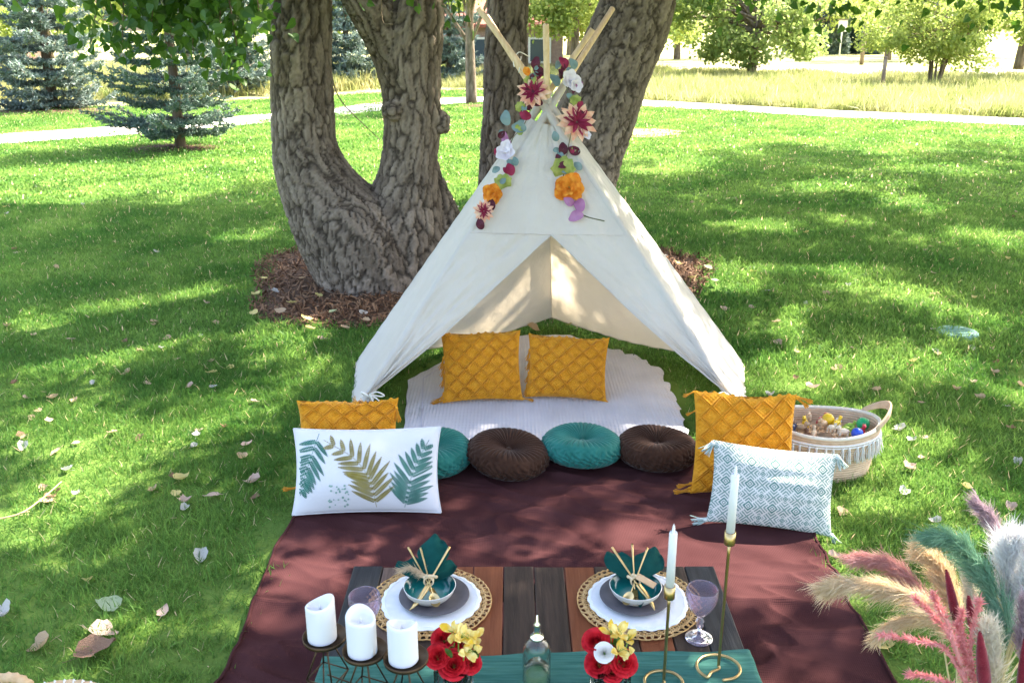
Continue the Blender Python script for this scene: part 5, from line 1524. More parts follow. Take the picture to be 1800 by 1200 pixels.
# ---- glassware
m_lilac = M('lilac_glass', (.90, .74, .92), rough=.1, glass=.84, ior=1.4, spec=.5)
m_clear = M('clear_glass', (.95, .97, .96), rough=.03, glass=1.0, ior=1.35, spec=.5)
m_water = M('water', (.9, .95, .93), rough=.02, glass=1.0, ior=1.25)
def goblet(c, label):
    t = thing('goblet', label, 'goblet', c, group='lilac glass goblets')
    na = 60; th = np.arange(na) / na * 2 * PI
    def lat(prof, diam=0):
        prof = np.array(prof); pts = np.stack([prof[:, :1] * np.cos(th), prof[:, :1] * np.sin(th), np.repeat(prof[:, 1:], na, 1)], -1)
        if diam:
            k = 1 + diam * np.cos(th * 15)[None] * np.cos(prof[:, 1:] * 300)
            pts[..., :2] *= k[..., None]
        return pts
    zo = np.linspace(.082, .172, 26); ro_ = .012 + .034 * np.sin(np.clip((zo - .082) / .09, 0, 1) * PI * .62) ** .75
    prof_o = [(.010, .078)] + list(zip(ro_, zo)); prof_i = [(r - .0028, z) for r, z in zip(ro_, zo)][::-1] + [(.002, .088)]
    mb = MB(); mb.grid(np.concatenate([lat(prof_o, .028), lat([(ro_[-1] - .001, .1735)]), lat(prof_i)]), closed_u=True); mb.build('cup', m_lilac, t)
    mb = MB(); mb.lathe([(.0105, .078), (.008, .072), (.013, .062), (.009, .054), (.0115, .046), (.007, .036), (.007, .016), (.012, .009), (.03, .006), (.039, .005), (.0405, .003), (.039, .0), (.001, .0)], 40); mb.build('stem', m_lilac, t)
cg = P(1228, 1122, TZ); cg[2] = TZ + .001
goblet(cg, 'lilac pressed glass goblet beside the tall brass candlestick')
cg = P(628, 1165, TZ); cg[2] = TZ + .009
goblet(P(640, 1158, TZ) + np.array([0, .06, .001]), 'lilac pressed glass goblet behind the pillar candles')
def square_vase(c, label, rz):
    t = thing('glass_vase', label, 'vase', c, (0, 0, rz), 'square glass vases')
    h, w, k = .105, .044, .004
    mb = MB()
    ring = lambda s, z: [(-s, -s, z), (s, -s, z), (s, s, z), (-s, s, z)]
    V = ring(w, 0) + ring(w, h) + ring(w - k, h) + ring(w - k, .012)
    Fc = [[3, 2, 1, 0], [12, 13, 14, 15]]
    for l in range(3):
        for i in range(4): Fc.append([l * 4 + i, l * 4 + (i + 1) % 4, l * 4 + 4 + (i + 1) % 4, l * 4 + 4 + i])
    mb.add(V, Fc); mb.build('glass', m_clear, t, smooth=False)
    for i in range(4):
        a = i * PI / 2
        for j in range(5):
            x = (-.032 + .016 * j); p0 = np.array([x, -w - .0012]); Rm = np.array([[math.cos(a), -math.sin(a)], [math.sin(a), math.cos(a)]])
            q_ = Rm @ p0
            mb = MB(); mb.tube([(q_[0], q_[1], .008), (q_[0], q_[1], h - .008)], .0022, 6); mb.build('rib', m_clear, t)
    mb = MB(); mb.box((0, 0, .045), ((w - k) * 1.98, (w - k) * 1.98, .064)); mb.build('water', m_water, t, smooth=False)
    return t
m_gstem = M('flower_stem', (.12, .25, .04), (.2, .32, .06), scale=20, rough=.6)
def rose(c, n, r, label, base, mat=None, seed=0):
    t = thing('rose', label, 'flower', base, group='vase roses' if mat is None else None)
    mb = MB(); mb.tube(smooth_path([base, (np.array(base) + c) / 2 + np.array([.004, 0, 0]), c], 5), .0028, 6); mb.build('stalk', m_gstem, t, world=True)
    g = np.random.default_rng(seed); B = basis(n); mm = mat or m_red
    for li, (cnt, a_, h_, fl_, hw) in enumerate([(2, .10, .92, .0, 1.9), (3, .24, .92, .03, 1.35), (4, .40, .88, .07, 1.05), (5, .58, .78, .14, .85), (5, .78, .62, .26, .78), (6, .95, .42, .42, .66)]):
        mb = MB()
        for k in range(cnt):
            ph0 = 2 * PI * k / cnt + li * 1.1 + g.normal(0, .12)
            ph, tt_ = np.meshgrid(np.linspace(-hw, hw, 11), np.linspace(0, 1, 9))
            rim = 1 - .16 * (ph / hw) ** 4 + .03 * np.sin(ph * 5 + k)
            rad = r * (a_ * (.45 + .55 * np.sin(tt_ * PI / 2)) + fl_ * tt_ ** 4 + .035 * ph / hw)
            loc = np.stack([rad * np.cos(ph + ph0), rad * np.sin(ph + ph0), r * (h_ * tt_ * rim - .55 - .10 * fl_ * tt_ ** 6)], -1)
            mb.grid(loc @ B.T + np.asarray(c))
        mb.build('petals', mm, t, world=True)
    return t
def lily(c, n, r, label, base, seed=0):
    t = thing('alstroemeria', label, 'flower', base, group='yellow vase flowers')
    mb = MB(); mb.tube(smooth_path([base, (np.array(base) + c) / 2, c - np.asarray(n) * r * .3], 4), .0018, 6); mb.build('stalk', m_gstem, t, world=True)
    flower(t, 'petals', c, n, [(3, r * .05, r, r * .34, .75, .35, .5, 0), (3, r * .05, r * .85, r * .26, .95, .35, .6, 0)], [m_yel], seed=seed)
    mb = MB()
    for k in range(5): mb.tube([c, c + np.asarray(n) * r * .6 + rng.normal(0, r * .12, 3)], .0007, 4)
    mb.build('stamen', m_gstem, t, world=True)
m_wflow = M('white_carnation', (.78, .76, .74), rough=.7, transl=.2)
for side, (px, py), nm in ((-1, (798, 1262), 'the glass vase by the pillar candles'), (1, (1072, 1262), 'the glass vase by the brass candlesticks')):
    c = Q(px, 1200, 2.0); c[2] = TZ + .010
    square_vase(c, 'ribbed square glass vase of red roses ' + ('by the pillar candles' if side < 0 else 'by the brass candlesticks'), R(8) * side)
    b = c + np.array([0, 0, .02])
    if side < 0: rs = [((.002, -.03, .125), .036), ((.045, -.018, .122), .028), ((-.042, -.015, .14), .03), ((-.028, .03, .165), .03), ((.03, .03, .15), .028)]
    else: rs = [((-.036, -.022, .122), .032), ((.032, -.025, .127), .033), ((-.04, .024, .16), .033), ((.0, .03, .13), .03), ((.0, -.04, .108), .026)]
    for i, (o_, r_) in enumerate(rs):
        o_ = np.array(o_); n_ = np.array([o_[0] * 6, -.55 + o_[1] * 6, .9])
        rose(c + o_, n_ / np.linalg.norm(n_), r_ * .86, ['large red rose at the front of ', 'red rose at the corner of ', 'red rose low on the rim of ', 'red rose under the yellow petals in ', 'red rose deep between the others in '][i] + nm, b + np.array([o_[0] * .4, o_[1] * .4, 0]), seed=i)
    ls = [((.02, -.005, .185), .03), ((.045, .0, .175), .03), ((.035, -.028, .16), .028), ((.055, -.02, .155), .026), ((.0, .015, .19), .028), ((.06, .02, .17), .027)] if side < 0 else [((.02, .005, .19), .029), ((.042, .0, .175), .028), ((.015, -.02, .155), .027), ((.045, -.012, .15), .024), ((.0, .02, .18), .026)]
    for i, (o_, r_) in enumerate(ls):
        o_ = np.array(o_); n_ = np.array([rng.normal(.1, .4), -.6 + rng.normal(0, .25), .75]); n_ /= np.linalg.norm(n_)
        lily(c + o_, n_, r_ * 1.2, 'yellow alstroemeria in ' + nm, b + np.array([o_[0] * .3, o_[1] * .3, 0]), i)
    g = thing('leaf_sprig', 'green leaves among the flowers in ' + nm, 'leaves', b)
    for i in range(5):
        o_ = np.array([rng.uniform(-.02, .06), rng.uniform(-.03, .03), rng.uniform(.12, .17)])
        rleaf(g, c + o_, (rng.normal(0, .5), -.5, .8), .014, m_leaf, roll=rng.uniform(0, 3), aspect=.5)
    mb = MB()
    for i in range(6):
        a = rng.uniform(0, 6.28); mb.tube([b + np.array([.02 * math.cos(a), .02 * math.sin(a), -.005]), c + np.array([.03 * math.cos(a + 2), .03 * math.sin(a + 2), .13])], .002, 5)
    mb.build('stalk', m_gstem, g, world=True)
    if side > 0: rose(c + np.array([-.022, -.028, .16]), np.array([-.1, -.7, .7]), .02, 'white ruffled flower among the red roses by the brass candlesticks', b, m_wflow, 9)
# ---- bottle
c = Q(943, 1200, 2.03); c[2] = TZ + .010
bt_ = thing('glass_bottle', 'embossed clear glass oil bottle with a metal pour spout on the runner', 'bottle', c)
na = 72; th = np.arange(na) / na * 2 * PI
prof = np.array([(.001, 0), (.034, 0), (.0365, .004)] + [(.0368, z) for z in np.linspace(.008, .125, 60)] + [(.035, .135), (.030, .145), (.021, .152), (.0155, .156), (.0150, .160)])
pts = np.stack([prof[:, :1] * np.cos(th), prof[:, :1] * np.sin(th), np.repeat(prof[:, 1:], na, 1)], -1)
zz_ = prof[:, 1:]; k = 1 + .035 * np.abs(np.sin(th * 9 + zz_ * 210)) * np.abs(np.sin(th * 9 - zz_ * 210)) * ((zz_ > .008) & (zz_ < .126))
pts[..., :2] *= k[..., None]
inn = pts[::-1].copy(); inn[..., :2] *= .9; inn[..., 2] = np.clip(inn[..., 2], .005, .16)
mb = MB(); mb.grid(np.concatenate([pts, inn]), closed_u=True); mb.build('glass', m_clear, bt_)
mb = MB(); mb.lathe([(.001, .006), (.0305, .006), (.0305, .075), (.001, .075)], 40); mb.build('oil', M('oil', (.98, .90, .62), rough=.02, glass=1.0, ior=1.3), bt_)
m_steel = M('steel', (.75, .76, .78), rough=.22, metal=1.0)
mb = MB(); mb.lathe([(.0165, .158), (.0185, .161), (.0185, .167), (.0105, .170), (.0095, .185), (.0085, .196), (.0105, .199), (.008, .206), (.004, .212), (.0028, .232), (.002, .233)], 24); mb.build('spout', m_steel, bt_)
# ---- pillar candle stand
m_iron = M('bronze_iron', (.05, .032, .018), (.09, .055, .03), scale=30, rough=.45, metal=.7)
m_wax = M('white_wax', (.80, .79, .80), (.76, .75, .77), scale=8, rough=.5, spec=.4, transl=.12)
cups = [Q(571, 1122, 1.985), Q(642, 1154, 1.93), Q(714, 1168, 1.9)]
st = thing('candle_stand', 'bronze wire stand with three round cups holding pillar candles', 'candle holder', (cups[1][0], cups[1][1], TZ + .010))
HZ = .19
for i, cu in enumerate(cups):
    cz = TZ + .010 + HZ
    cc = np.array([cu[0], cu[1], cz])
    mb = MB(); mb.lathe([(.001, 0), (.050, 0), (.056, .003), (.057, .013), (.0545, .013), (.0535, .005), (.001, .004)], 40, c=cc); mb.build('cup', m_iron, st, world=True)
    for a in (0, 1, 2, 3):
        an = a * PI / 2 + .4; mid_ = cc + np.array([.055 * math.cos(an), .055 * math.sin(an), -HZ * .58]); foot = cc + np.array([.02 * math.cos(an + .6), .02 * math.sin(an + .6), -HZ + .003])
        mb = MB(); mb.tube([cc + np.array([.012 * math.cos(an), .012 * math.sin(an), 0]), mid_], .0023, 6); mb.tube([mid_, foot], .0023, 6); mb.build('wire', m_iron, st, world=True)
        n2 = cc + np.array([.055 * math.cos(an + PI / 2), .055 * math.sin(an + PI / 2), -HZ * .58])
        mb = MB(); mb.tube([mid_, n2], .002, 6); mb.build('wire', m_iron, st, world=True)
    if i:
        p_ = np.array([cups[i - 1][0], cups[i - 1][1], cz])
        mb = MB(); mb.tube([p_ + np.array([0, 0, -HZ * .58]), cc + np.array([0, 0, -HZ * .58])], .0023, 6); mb.build('wire', m_iron, st, world=True)
        mb = MB(); mb.tube([p_ + np.array([.02, 0, -HZ + .006]), cc + np.array([-.02, 0, -HZ + .006])], .0023, 6); mb.build('wire', m_iron, st, world=True)
    hC, rC = .108, .0375
    t = thing('pillar_candle', 'white pillar candle ' + ['on the stand cup farthest from the roses', 'in the middle cup of the wire stand', 'on the stand cup next to the red roses'][i], 'candle', cc + np.array([-.006, 0, .0045]), (0, 0, i * 1.3 + .5), 'white pillar candles')
    na = 48; th = np.arange(na) / na * 2 * PI
    top = hC + .010 * np.cos(th + .5 - i) + .004 * np.cos(2 * th)
    rows = [np.stack([.001 * np.cos(th), .001 * np.sin(th), 0 * th], 1)] + [np.stack([rC * np.cos(th), rC * np.sin(th), f * top + .002 * (f < .01)], 1) for f in (0, .02, .3, .6, .9, .965)]
    rows += [np.stack([rC * .97 * np.cos(th), rC * .97 * np.sin(th), top * .985], 1), np.stack([rC * .90 * np.cos(th), rC * .90 * np.sin(th), top], 1), np.stack([rC * .82 * np.cos(th), rC * .82 * np.sin(th), top * .99], 1), np.stack([rC * .72 * np.cos(th), rC * .72 * np.sin(th), hC * .86 + 0 * th], 1), np.stack([.001 * np.cos(th), .001 * np.sin(th), hC * .82 + 0 * th], 1)]
    mb = MB(); mb.grid(np.stack(rows), closed_u=True); mb.build('wax', m_wax, t)
    mb = MB(); mb.tube([(0, 0, hC * .82), (0, 0, hC * .97)], [.004, .001], 8); mb.build('wick', m_wax, t)
# ---- brass candlesticks
m_brass2 = M('aged_brass', (.42, .30, .14), (.50, .36, .17), scale=20, rough=.32, metal=1.0)
def candlestick(c, hs, hc, label, clabel, rl, flip):
    t = thing('candlestick', label, 'candlestick', c, group='brass candlesticks')
    an = np.linspace(-PI / 2, 1.42 * PI, 40)
    loop = np.stack([rl * np.cos(an) * flip, rl * np.sin(an) * .9, .005 + 0 * an], 1)
    end = np.array([[.0 * flip, -rl * .1, .005], [0, 0, .012], [0, 0, .03]])
    path = np.concatenate([smooth_path(np.concatenate([loop[::4], [[-rl * .4 * flip, -rl * .35, .005]], end, [[0, 0, hs * .5], [0, 0, hs]]]), 6)])
    mb = MB(); mb.tube(path, .0042, 8); mb.build('stem', m_brass2, t)
    mb = MB(); mb.lathe([(.001, hs - .002), (.0135, hs - .002), (.0145, hs), (.0145, hs + .036), (.0125, hs + .036), (.0125, hs + .006), (.001, hs + .006)], 28); mb.build('socket', m_brass2, t)
    k = thing('taper_candle', clabel, 'candle', np.asarray(c) + np.array([0, 0, hs + .006]), group='white taper candles')
    mb = MB(); mb.lathe([(.001, 0), (.0115, 0), (.0105, hc - .004), (.009, hc), (.001, hc - .002)], 28); mb.build('wax', m_wax, k)
    mb = MB(); mb.lathe([(.004, hc - .002), (.0045, hc + .006), (.003, hc + .016), (.0005, hc + .024)], 12); mb.build('flame_tip', m_wax, k)
c = P(1166, 1206, TZ); c[2] = TZ + .010
candlestick(c, .275, .19, 'short brass candlestick with a looped wire foot beside the glass vase', 'white taper candle on the short brass candlestick', .052, 1)
c = P(1262, 1180, TZ); c[2] = TZ + .010
candlestick(c, .40, .20, 'tall brass candlestick with a looped wire foot at the table corner', 'white taper candle on the tall brass candlestick', .060, 1)

# ================================================================== dried flower arrangement
BV = np.array([1.10, 1.80, 0])
m_ceram = M('cream_ceramic', (.6, .55, .48), (.66, .61, .54), scale=12, rough=.6)
v_ = thing('floor_vase', 'cream ceramic vase holding the dried pampas stems on the grass', 'vase', BV)
mb = MB(); mb.lathe([(.001, .0), (.075, .0), (.10, .03), (.115, .10), (.10, .19), (.07, .25), (.065, .285), (.07, .30), (.064, .30), (.06, .285), (.06, .25), (.06, .02), (.001, .02)], 48); mb.build('body', m_ceram, v_)
mb = MB(); an = np.linspace(0, 2 * PI, 40, endpoint=False); mb.tube(np.stack([.068 * np.cos(an), .068 * np.sin(an), .30 + 0 * an], 1), .005, 8, closed=True); mb.build('lip', m_ceram, v_)
def dried(n_, a, b): return M(n_, a, b, isl=True, rough=.95, spec=.05, transl=.3)
m_tan = dried('pampas_tan', (.64, .47, .28), (.80, .65, .45)); m_rose = dried('pampas_rose', (.58, .28, .26), (.68, .40, .36)); m_cream = dried('pampas_cream', (.74, .66, .52), (.84, .78, .68))
m_mauve = dried('pampas_mauve', (.30, .21, .25), (.44, .33, .37)); m_wht = dried('pampas_white', (.70, .69, .70), (.80, .79, .80)); m_grn = dried('pampas_green', (.11, .25, .16), (.24, .40, .27)); m_coral = dried('coral_dried', (.74, .24, .25), (.85, .40, .38))
m_dred = M('dark_red_spike', (.14, .004, .014), (.2, .012, .025), scale=60, rough=.95, sheen=.4, bump=.6, bscale=300, bdist=.003)
m_stalk = M('straw_stalk', (.5, .42, .2), (.58, .5, .28), scale=20, rough=.8)
def bq(px, py, Y): return Q(px, py, Y)
def plume(label, pix, Y, mat, n_=1500, ln=.075, wid=.0013, spread=.35, side=0.0, down=.25, name='pampas_plume', fat=1.0, tuft=22):
    pts = np.array([bq(x, y, yy) for (x, y), yy in zip(pix, Y if isinstance(Y, (list, tuple)) else [Y] * len(pix))])
    root = BV + np.array([rng.uniform(-.03, .03), rng.uniform(-.03, .03), .06])
    t = thing(name, label, 'dried flower', root)
    stalk = smooth_path([root, BV + np.array([0, 0, .29]) + (pts[0] - BV) * np.array([.12, .12, 0]), pts[0]], 6)
    mb = MB(); mb.tube(stalk, .0024, 6); 
    path = smooth_path(pts, 10)
    mb.tube(path, np.linspace(.0022, .0006, len(path)), 6); mb.build('stalk', m_stalk, t, world=True)
    T = np.gradient(path, axis=0); T /= np.linalg.norm(T, axis=1, keepdims=True)
    # sprays: clusters of strands leave the axis together, giving a tufted outline
    mb = MB()
    base, dirs, lens = [], [], []
    for k in range(tuft * 4):
        f = rng.uniform(0, 1) ** .85
        i = int(f * (len(path) - 1))
        out = np.cross(T[i], rng.normal(0, 1, 3)); out /= np.linalg.norm(out) + 1e-9
        cd = T[i] + out * spread * rng.uniform(.4, 1.7) + np.array([side, 0, -down * rng.uniform(.3, 1)])
        cd /= np.linalg.norm(cd)
        m_ = int(1.7 * n_) // (tuft * 4)
        L_ = ln * (1.0 - .35 * f) * rng.uniform(.7, 1.25)
        s = rng.uniform(0, .8, (m_, 1)) ** 1.3
        base.append(path[i] + cd * L_ * s + rng.normal(0, .004 * fat, (m_, 3)))
        dd = cd + rng.normal(0, .22, (m_, 3)); dd /= np.linalg.norm(dd, axis=1, keepdims=True)
        dirs.append(dd); lens.append(L_ * rng.uniform(.35, .8, m_))
    base, dirs, lens = np.concatenate(base), np.concatenate(dirs), np.concatenate(lens)
    strands(mb, base, dirs, lens, wid, bend=.35, down=down * .3)
    mb.build('plume', mat, t, world=True)
plume('tan pampas plume sweeping far out over the blanket edge', [(1690, 1110), (1640, 1060), (1570, 1032), (1500, 1022), (1462, 1030)], [1.86, 1.95, 2.0, 2.02, 2.02], m_tan, 3800, .085, side=-.25, down=.55)
plume('tan pampas plume drooping low behind the coral stems', [(1690, 1130), (1650, 1090), (1590, 1090), (1545, 1115)], [1.9, 2.0, 2.05, 2.05], m_tan, 2000, .07, side=-.2, down=.5)
plume('dusty rose pampas plume arching behind the tan one', [(1650, 1080), (1610, 1025), (1565, 988), (1505, 978)], [2.0, 2.08, 2.12, 2.12], m_rose, 2600, .075, side=-.2, down=.45)
plume('upright tan pampas plume above the dark red spike', [(1690, 1090), (1672, 1040), (1650, 995), (1618, 966)], [2.0, 2.06, 2.1, 2.1], m_tan, 2600, .075, side=-.1, down=.35)
plume('thin cream pampas plume between two dark red spikes', [(1712, 1090), (1706, 1040), (1698, 1000), (1690, 972)], [1.98, 2.02, 2.05, 2.05], m_cream, 2000, .055, spread=.22, down=.05)
plume('mauve grey plume curving above the white ones', [(1768, 1020), (1762, 960), (1745, 915), (1722, 884)], [2.0, 2.05, 2.1, 2.1], m_mauve, 2200, .06, spread=.25, side=-.12, down=.3)
plume('white pampas plume standing behind the green one', [(1768, 1110), (1770, 1050), (1772, 990), (1778, 955)], 1.98, m_wht, 3600, .085, spread=.4, down=.0, fat=2)
plume('white pampas plume at the outer side of the arrangement', [(1805, 1120), (1808, 1060), (1812, 1010), (1816, 975)], 1.94, m_wht, 3200, .085, spread=.4, down=.0, fat=2)
plume('deep green feathery plume bending over the red spikes', [(1775, 1150), (1765, 1080), (1735, 1010), (1690, 955), (1655, 940)], [1.84, 1.9, 1.95, 1.97, 1.97], m_grn, 3400, .10, spread=.28, side=-.05, down=.5)
plume('cream plume low in the arrangement behind the red spike', [(1748, 1230), (1745, 1180), (1742, 1140), (1738, 1110)], 1.82, m_cream, 2400, .07, spread=.3, down=.0, fat=2)
plume('short mauve plume beside the straw stalks', [(1795, 1160), (1797, 1120), (1800, 1080), (1802, 1060)], 1.80, m_mauve, 1000, .05, spread=.3, down=.1)
def spike(label, pix, Y, r):
    a, b = bq(*pix[0], Y), bq(*pix[1], Y)
    root = BV + np.array([rng.uniform(-.03, .03), rng.uniform(-.03, .03), .06])
    t = thing('red_spike', label, 'dried flower', root, group='dark red dried spikes')
    mb = MB(); mb.tube(smooth_path([root, BV + np.array([0, 0, .29]) + (a - BV) * np.array([.12, .12, 0]), a], 5), .0025, 6); mb.build('stalk', m_stalk, t, world=True)
    s = np.linspace(0, 1, 16); mb = MB(); mb.tube(a + (b - a) * s[:, None], r * np.sin(np.clip(s * .93 + .07, 0, 1) ** .6 * PI) ** .6 + .001, 14)
    k = 900; f = rng.uniform(0, 1, k); base = a + (b - a) * f[:, None]; d = rng.normal(0, 1, (k, 3)); d -= ((d @ (b - a)) / (b - a).dot(b - a))[:, None] * (b - a); d /= np.linalg.norm(d, axis=1, keepdims=True)
    strands(mb, base + d * (r * np.sin(np.clip(f * .93 + .07, 0, 1) ** .6 * PI) ** .6)[:, None] * .9, d, .003, .0012)
    mb.build('spike', m_dred, t, world=True)
spike('dark red dried spike in front of the upright tan plume', [(1682, 1090), (1663, 1000)], 1.93, .0105)
spike('dark red dried spike behind the coral stems', [(1712, 1110), (1702, 1046)], 1.88, .0105)
spike('thick dark red dried spike before the cream plume', [(1732, 1215), (1722, 1108)], 1.76, .0145)
spike('dark red dried spike beside the straw stalks', [(1796, 1230), (1802, 1120)], 1.76, .012)
def coral(label, pix, Y, branches):
    a = bq(*pix[0], Y); root = BV + np.array([-.01, -.01, .06])
    t = thing('coral_stem', label, 'dried flower', root, group='pink coral dried stems')
    mb = MB(); mb.tube(smooth_path([root, BV + np.array([0, 0, .29]) + (a - BV) * np.array([.12, .12, 0]), a], 5), .0035, 6); mb.build('stalk', m_coral, t, world=True)
    for br in branches:
        pts = smooth_path([bq(x, y, Y + dy) for x, y, dy in br], 8)
        mb = MB(); mb.tube(pts, np.linspace(.005, .0016, len(pts)), 6)
        T = np.gradient(pts, axis=0); T /= np.linalg.norm(T, axis=1, keepdims=True)
        k = 520; i = rng.integers(0, len(pts), k); d = T[i] * .8 + rng.normal(0, .55, (k, 3)); d /= np.linalg.norm(d, axis=1, keepdims=True)
        strands(mb, pts[i], d, .017 * rng.uniform(.5, 1.3, k), .003, bend=.4)
        mb.build('branch', m_coral, t, world=True)
coral('branching pink dried stem with frilly tips leaning toward the blanket', [(1700, 1200)], 1.78, [[(1700, 1200, 0), (1660, 1140, .02), (1610, 1125, .04), (1550, 1115, .05)], [(1700, 1200, 0), (1670, 1120, .02), (1640, 1080, .03), (1610, 1052, .04)], [(1690, 1170, 0), (1668, 1100, .0), (1652, 1070, .0), (1640, 1045, .0)], [(1690, 1210, 0), (1640, 1190, .0), (1600, 1185, .02)]])
coral('branching pink dried stem standing upright against the red spikes', [(1712, 1205)], 1.80, [[(1712, 1205, 0), (1706, 1130, .02), (1716, 1080, .03), (1722, 1055, .03)], [(1712, 1200, 0), (1692, 1140, .01), (1682, 1100, .01)], [(1705, 1170, 0), (1690, 1110, .01), (1690, 1075, .01)]])
for i, (x, lab) in enumerate(((1778, 'straw coloured bare stalk rising beside the green plume'), (1788, 'straw coloured bare stalk crossing the white plume'))):
    root = BV + np.array([.02 - .01 * i, -.02, .06]); t = thing('straw_stalk', lab, 'dried stalk', root)
    top = bq(x + 4, 1112 - 8 * i, 1.82)
    mb = MB(); mb.tube(smooth_path([root, (root + top) / 2, top], 5), .0035, 7); mb.build('stalk', m_stalk, t, world=True)
    mb = MB(); mb.lathe([(.0035, 0), (.0042, .002), (.0035, .006)], 8, c=(root + top) / 2); mb.build('node', m_stalk, t, world=True)

# ================================================================== wicker basket in the near corner
m_wick = M('wicker', (.45, .30, .16), (.56, .40, .24), scale=40, rough=.8, bump=.4, bscale=90)
wk = thing('wicker_basket', 'wicker basket with a wrapped handle loop and white stitched rim on the grass', 'basket', (-1.17, 1.80, 0), (0, 0, .0))
WR, WH = .20, .30
mb = MB(); th = np.arange(90) / 90 * 2 * PI
rows = []
for i, z in enumerate(np.linspace(0, WH, 90)):
    r = WR * (.8 + .2 * z / WH) + .003 * np.abs(np.sin(z / .011 * PI)) + .0025 * np.sin(th * 22 + (i // 5) * PI)
    rows.append(np.stack([r * np.cos(th), r * np.sin(th), z + 0 * th], 1))
out_ = np.stack(rows); inn_ = out_[::-1] * np.array([.94, .94, 1]) + np.array([0, 0, .004])
mb.grid(out_, closed_u=True); mb.grid(inn_, closed_u=True); mb.grid(np.stack([out_[0] * np.array([.01, .01, 1]), out_[0]]), closed_u=True); mb.build('wall', m_wick, wk)
mb = MB(); mb.tube(np.stack([WR * .975 * np.cos(th), WR * .975 * np.sin(th), WH + .004 + .002 * np.sin(th * 40)], 1), .009, 8, closed=True); rm = mb.build('rim', m_wick, wk)
mb = MB()
for k in range(50):
    a = k / 50 * 2 * PI
    mb.tube([(WR * 1.02 * math.cos(a), WR * 1.02 * math.sin(a), WH - .008), (WR * .975 * math.cos(a + .03), WR * .975 * math.sin(a + .03), WH + .015), (WR * .93 * math.cos(a + .06), WR * .93 * math.sin(a + .06), WH - .004)], .0035, 5)
mb.build('stitching', m_yarn, rm)
for s_, zoff in ((-1, 0), (1, 0)):
    an = np.linspace(0, PI, 30)
    hp = np.stack([s_ * (WR * .98 + .01 * np.sin(an)), -.05 * np.cos(an) * 1.0, WH + .06 * np.sin(an)], 1)
    hp = np.stack([-.13 + .058 * np.cos(an), s_ * (WR * .72) + 0 * an, WH + .002 + .062 * np.sin(an)], 1)
    mb = MB(); mb.tube(hp, .013 + .002 * np.sin(np.arange(30) * 2.2), 10); mb.build('handle', m_wick, wk)

# ================================================================== fallen leaves, twig, valve cover
def dead_leaf(seed, curl):
    g = np.random.default_rng(seed); mb = MB()
    s = np.linspace(0, 1, 11); wv = np.interp(s, [0, .1, .28, .5, .75, .92, 1], [.03, .34, .47, .38, .2, .07, .005])
    u = np.array([-1, -.66, -.33, 0, .33, .66, 1])
    X = wv[:, None] * u; Y = np.repeat(s[:, None], 7, 1) + .12 * (np.abs(u) - .0) * (s[:, None] < .15) * -1
    Z = curl * (.55 * X ** 2 + .25 * (Y - .5) ** 2) * 2 + .03 * g.normal(0, 1, X.shape) * np.abs(u)
    mb.grid(np.stack([X, Y, Z + .02], -1))
    mb.tube([(0, .02, .02), (g.normal(0, .05), -.25, .03), (g.normal(0, .1), -.5, .06)], [.016, .013, .01], 4)
    return mb
LC = [('tan', (.52, .36, .22), (.62, .46, .31)), ('pinkish tan', (.56, .38, .30), (.66, .5, .42)), ('grey silver', (.5, .48, .44), (.62, .60, .57)), ('pale yellow', (.62, .52, .17), (.7, .6, .28)), ('pale green', (.36, .44, .24), (.46, .52, .34)), ('brown', (.22, .12, .08), (.32, .2, .13))]
lm = []
for nm_, a, b in LC: lm.append(M('leaf_' + nm_.replace(' ', '_'), a, b, scale=55, rough=.8, transl=.2, bump=.5, bscale=25, bdist=.05))
lmesh = {}
for ci in range(6):
    for vi in range(3):
        me = dead_leaf(ci * 3 + vi, [.4, 1.0, 1.8][vi]).mesh('fallen_leaf'); me.materials.append(lm[ci]); lmesh[ci, vi] = me
def leaf_at(p, ci, vi, s, label, group=None, z=.016):
    o = link('fallen_leaf', lmesh[ci, vi]); o.location = (p[0], p[1], p[2] + z)
    o.rotation_euler = (random.uniform(-.35, .35), random.uniform(-.35, .35), random.uniform(0, 6.28)); o.scale = (s, s, s)
    tag(o, label, 'leaf', group)
named = [(145, 1160, 5, 1, .12, 'large curled brown leaf on the grass behind the wicker basket'), (208, 1072, 4, 0, .085, 'pale green heart shaped leaf with a long stem on the grass'), (165, 1115, 1, 1, .09, 'pinkish curled leaf beside the large brown leaf'), (1560, 1148, 3, 0, .085, 'yellow heart shaped leaf on the grass under the coral stems'), (10, 1080, 2, 2, .075, 'crumpled grey leaf on the grass near the fallen twig'), (1685, 583, 2, 0, .05, 'silvery leaf lying on the green valve cover')]
for x, y, ci, vi, s, lab in named: leaf_at(P(x, y), ci, vi, s, lab)
def leaf_label(ci, vi, zone): return ['flat', 'half curled', 'tightly curled'][vi] + ' ' + LC[ci][0] + ' fallen leaf on ' + zone
given = [(340, 682), (125, 832), (92, 888), (455, 852), (385, 875), (312, 852), (355, 978), (285, 1088), (325, 893), (245, 620), (380, 660), (300, 600), (560, 600), (275, 570), (230, 660), (100, 705), (130, 600), (90, 1135), (155, 1030), (1535, 690), (1640, 622), (1745, 660), (1590, 830), (1692, 862), (1785, 745), (1565, 722), (1590, 760), (1345, 515), (1317, 545), (1370, 570), (1325, 480), (1400, 625), (1270, 545), (1365, 605), (1420, 688), (1470, 650), (1680, 690), (1610, 640), (1790, 815), (1458, 985), (1480, 900), (1650, 925), (1775, 895), (1300, 428), (1450, 520), (1520, 560), (1350, 300), (1290, 352), (1560, 330), (1650, 430), (1500, 420)]
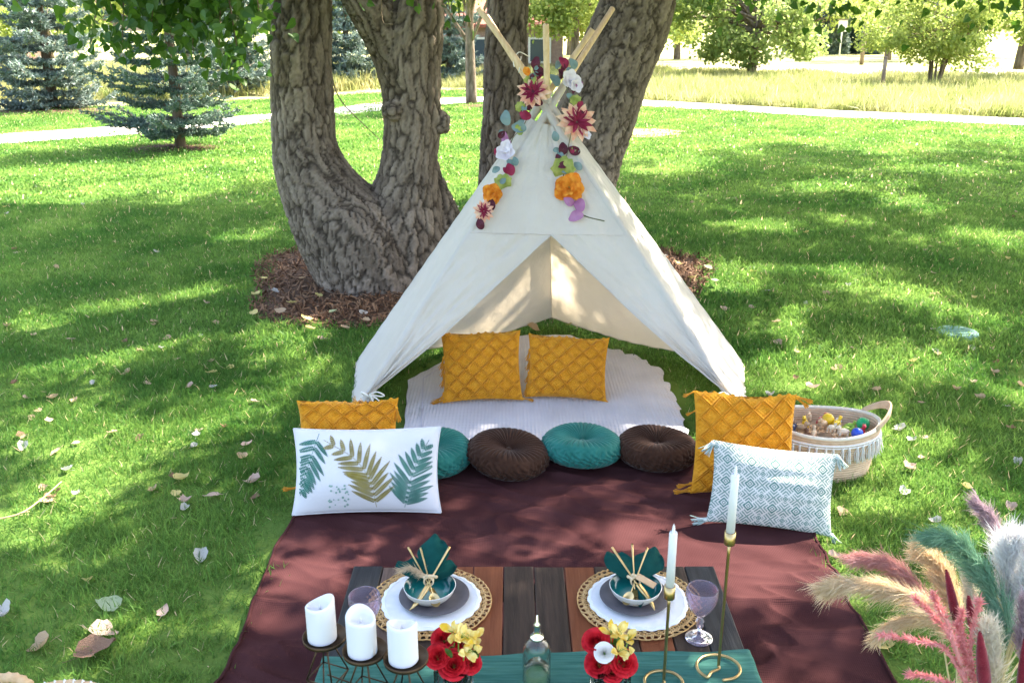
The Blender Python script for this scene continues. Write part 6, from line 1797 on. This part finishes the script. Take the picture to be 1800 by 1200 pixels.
def ok_leaf(p):
    q = np.array([p]); d = p[:2] - MULCH_C
    return not in_poly(q, BLK)[0] and not in_poly(q, QUILT)[0] and np.hypot(*(p[:2] - bl[:2])) > .32 and np.hypot(*(p[:2] - BV[:2])) > .2
for x, y in given:
    p = P(x, y)
    if ok_leaf(p):
        ci, vi = random.choice([0, 0, 1, 1, 2, 3]), random.choice([0, 1, 1, 2, 2, 2])
        leaf_at(p, ci, vi, random.uniform(.045, .075), leaf_label(ci, vi, 'the shaded lawn'), 'fallen leaves on the lawn')
cnt = 0
while cnt < 165:
    x, y = random.uniform(0, 1800), 265 + 640 * random.random() ** 1.15
    p = P(x, y)
    if not ok_leaf(p) or (470 < x < 1320 and 400 < y): continue
    d = p[:2] - MULCH_C
    zone = 'the wood chips' if np.hypot(*d) < mulch_r(math.atan2(d[1], d[0])) else ('the shaded lawn' if y > 300 else 'the sunny lawn by the path')
    ci, vi = random.choice([0, 0, 1, 1, 2, 2, 3, 5]), random.choice([0, 1, 1, 2, 2, 2])
    leaf_at(p, ci, vi, random.uniform(.036, .06), leaf_label(ci, vi, zone), 'fallen leaves on the lawn', .014 if y < 350 else .014)
    cnt += 1
for x, y in [(480, 522), (535, 500), (520, 545), (640, 530 + 30), (590, 560), (545, 575), (445, 560), (500, 560), (610, 590), (470, 500), (540, 590), (690, 565), (1190, 475), (1220, 500), (1240, 480), (1200, 525), (1170, 460), (1255, 505), (455, 530), (640, 575), (560, 530), (1000, 583), (930, 586)]:
    ci, vi = random.choice([2, 4, 3, 0, 3]), random.choice([0, 1])
    leaf_at(P(x, y), ci, vi, random.uniform(.06, .09), leaf_label(ci, vi, 'the wood chips'), 'fallen leaves on the lawn', .05)
t = thing('fallen_twig', 'long thin fallen twig lying in the grass beyond the wicker basket', 'twig', P(40, 900))
mb = MB(); mb.tube(smooth_path([P(-20, 915, .05), P(35, 902, .055), P(75, 875, .06), P(108, 846, .07)], 6), np.linspace(.004, .0022, 19), 6); mb.build('stick', m_wood_t, t, world=True)
mb = MB(); mb.tube(smooth_path([P(35, 902, .055), P(52, 898, .08)], 4), np.linspace(.0025, .0015, 5), 5); mb.build('side_shoot', m_wood_t, t, world=True)
t = thing('valve_cover', 'pale green irrigation valve cover set flush in the lawn', 'cover', P(1682, 588))
m_vc = M('green_plastic', (.09, .22, .17), (.15, .29, .23), scale=20, rough=.7)
mb = MB(); mb.lathe([(.001, .028), (.11, .028), (.13, .024), (.135, .0)], 40); mb.build('lid', m_vc, t)
for k in range(5):
    mb = MB(); mb.box((0, -.07 + .035 * k, .0305), (.16 - abs(k - 2) * .03, .008, .004), bev=.001); mb.build('rib', m_vc, t, smooth=False)
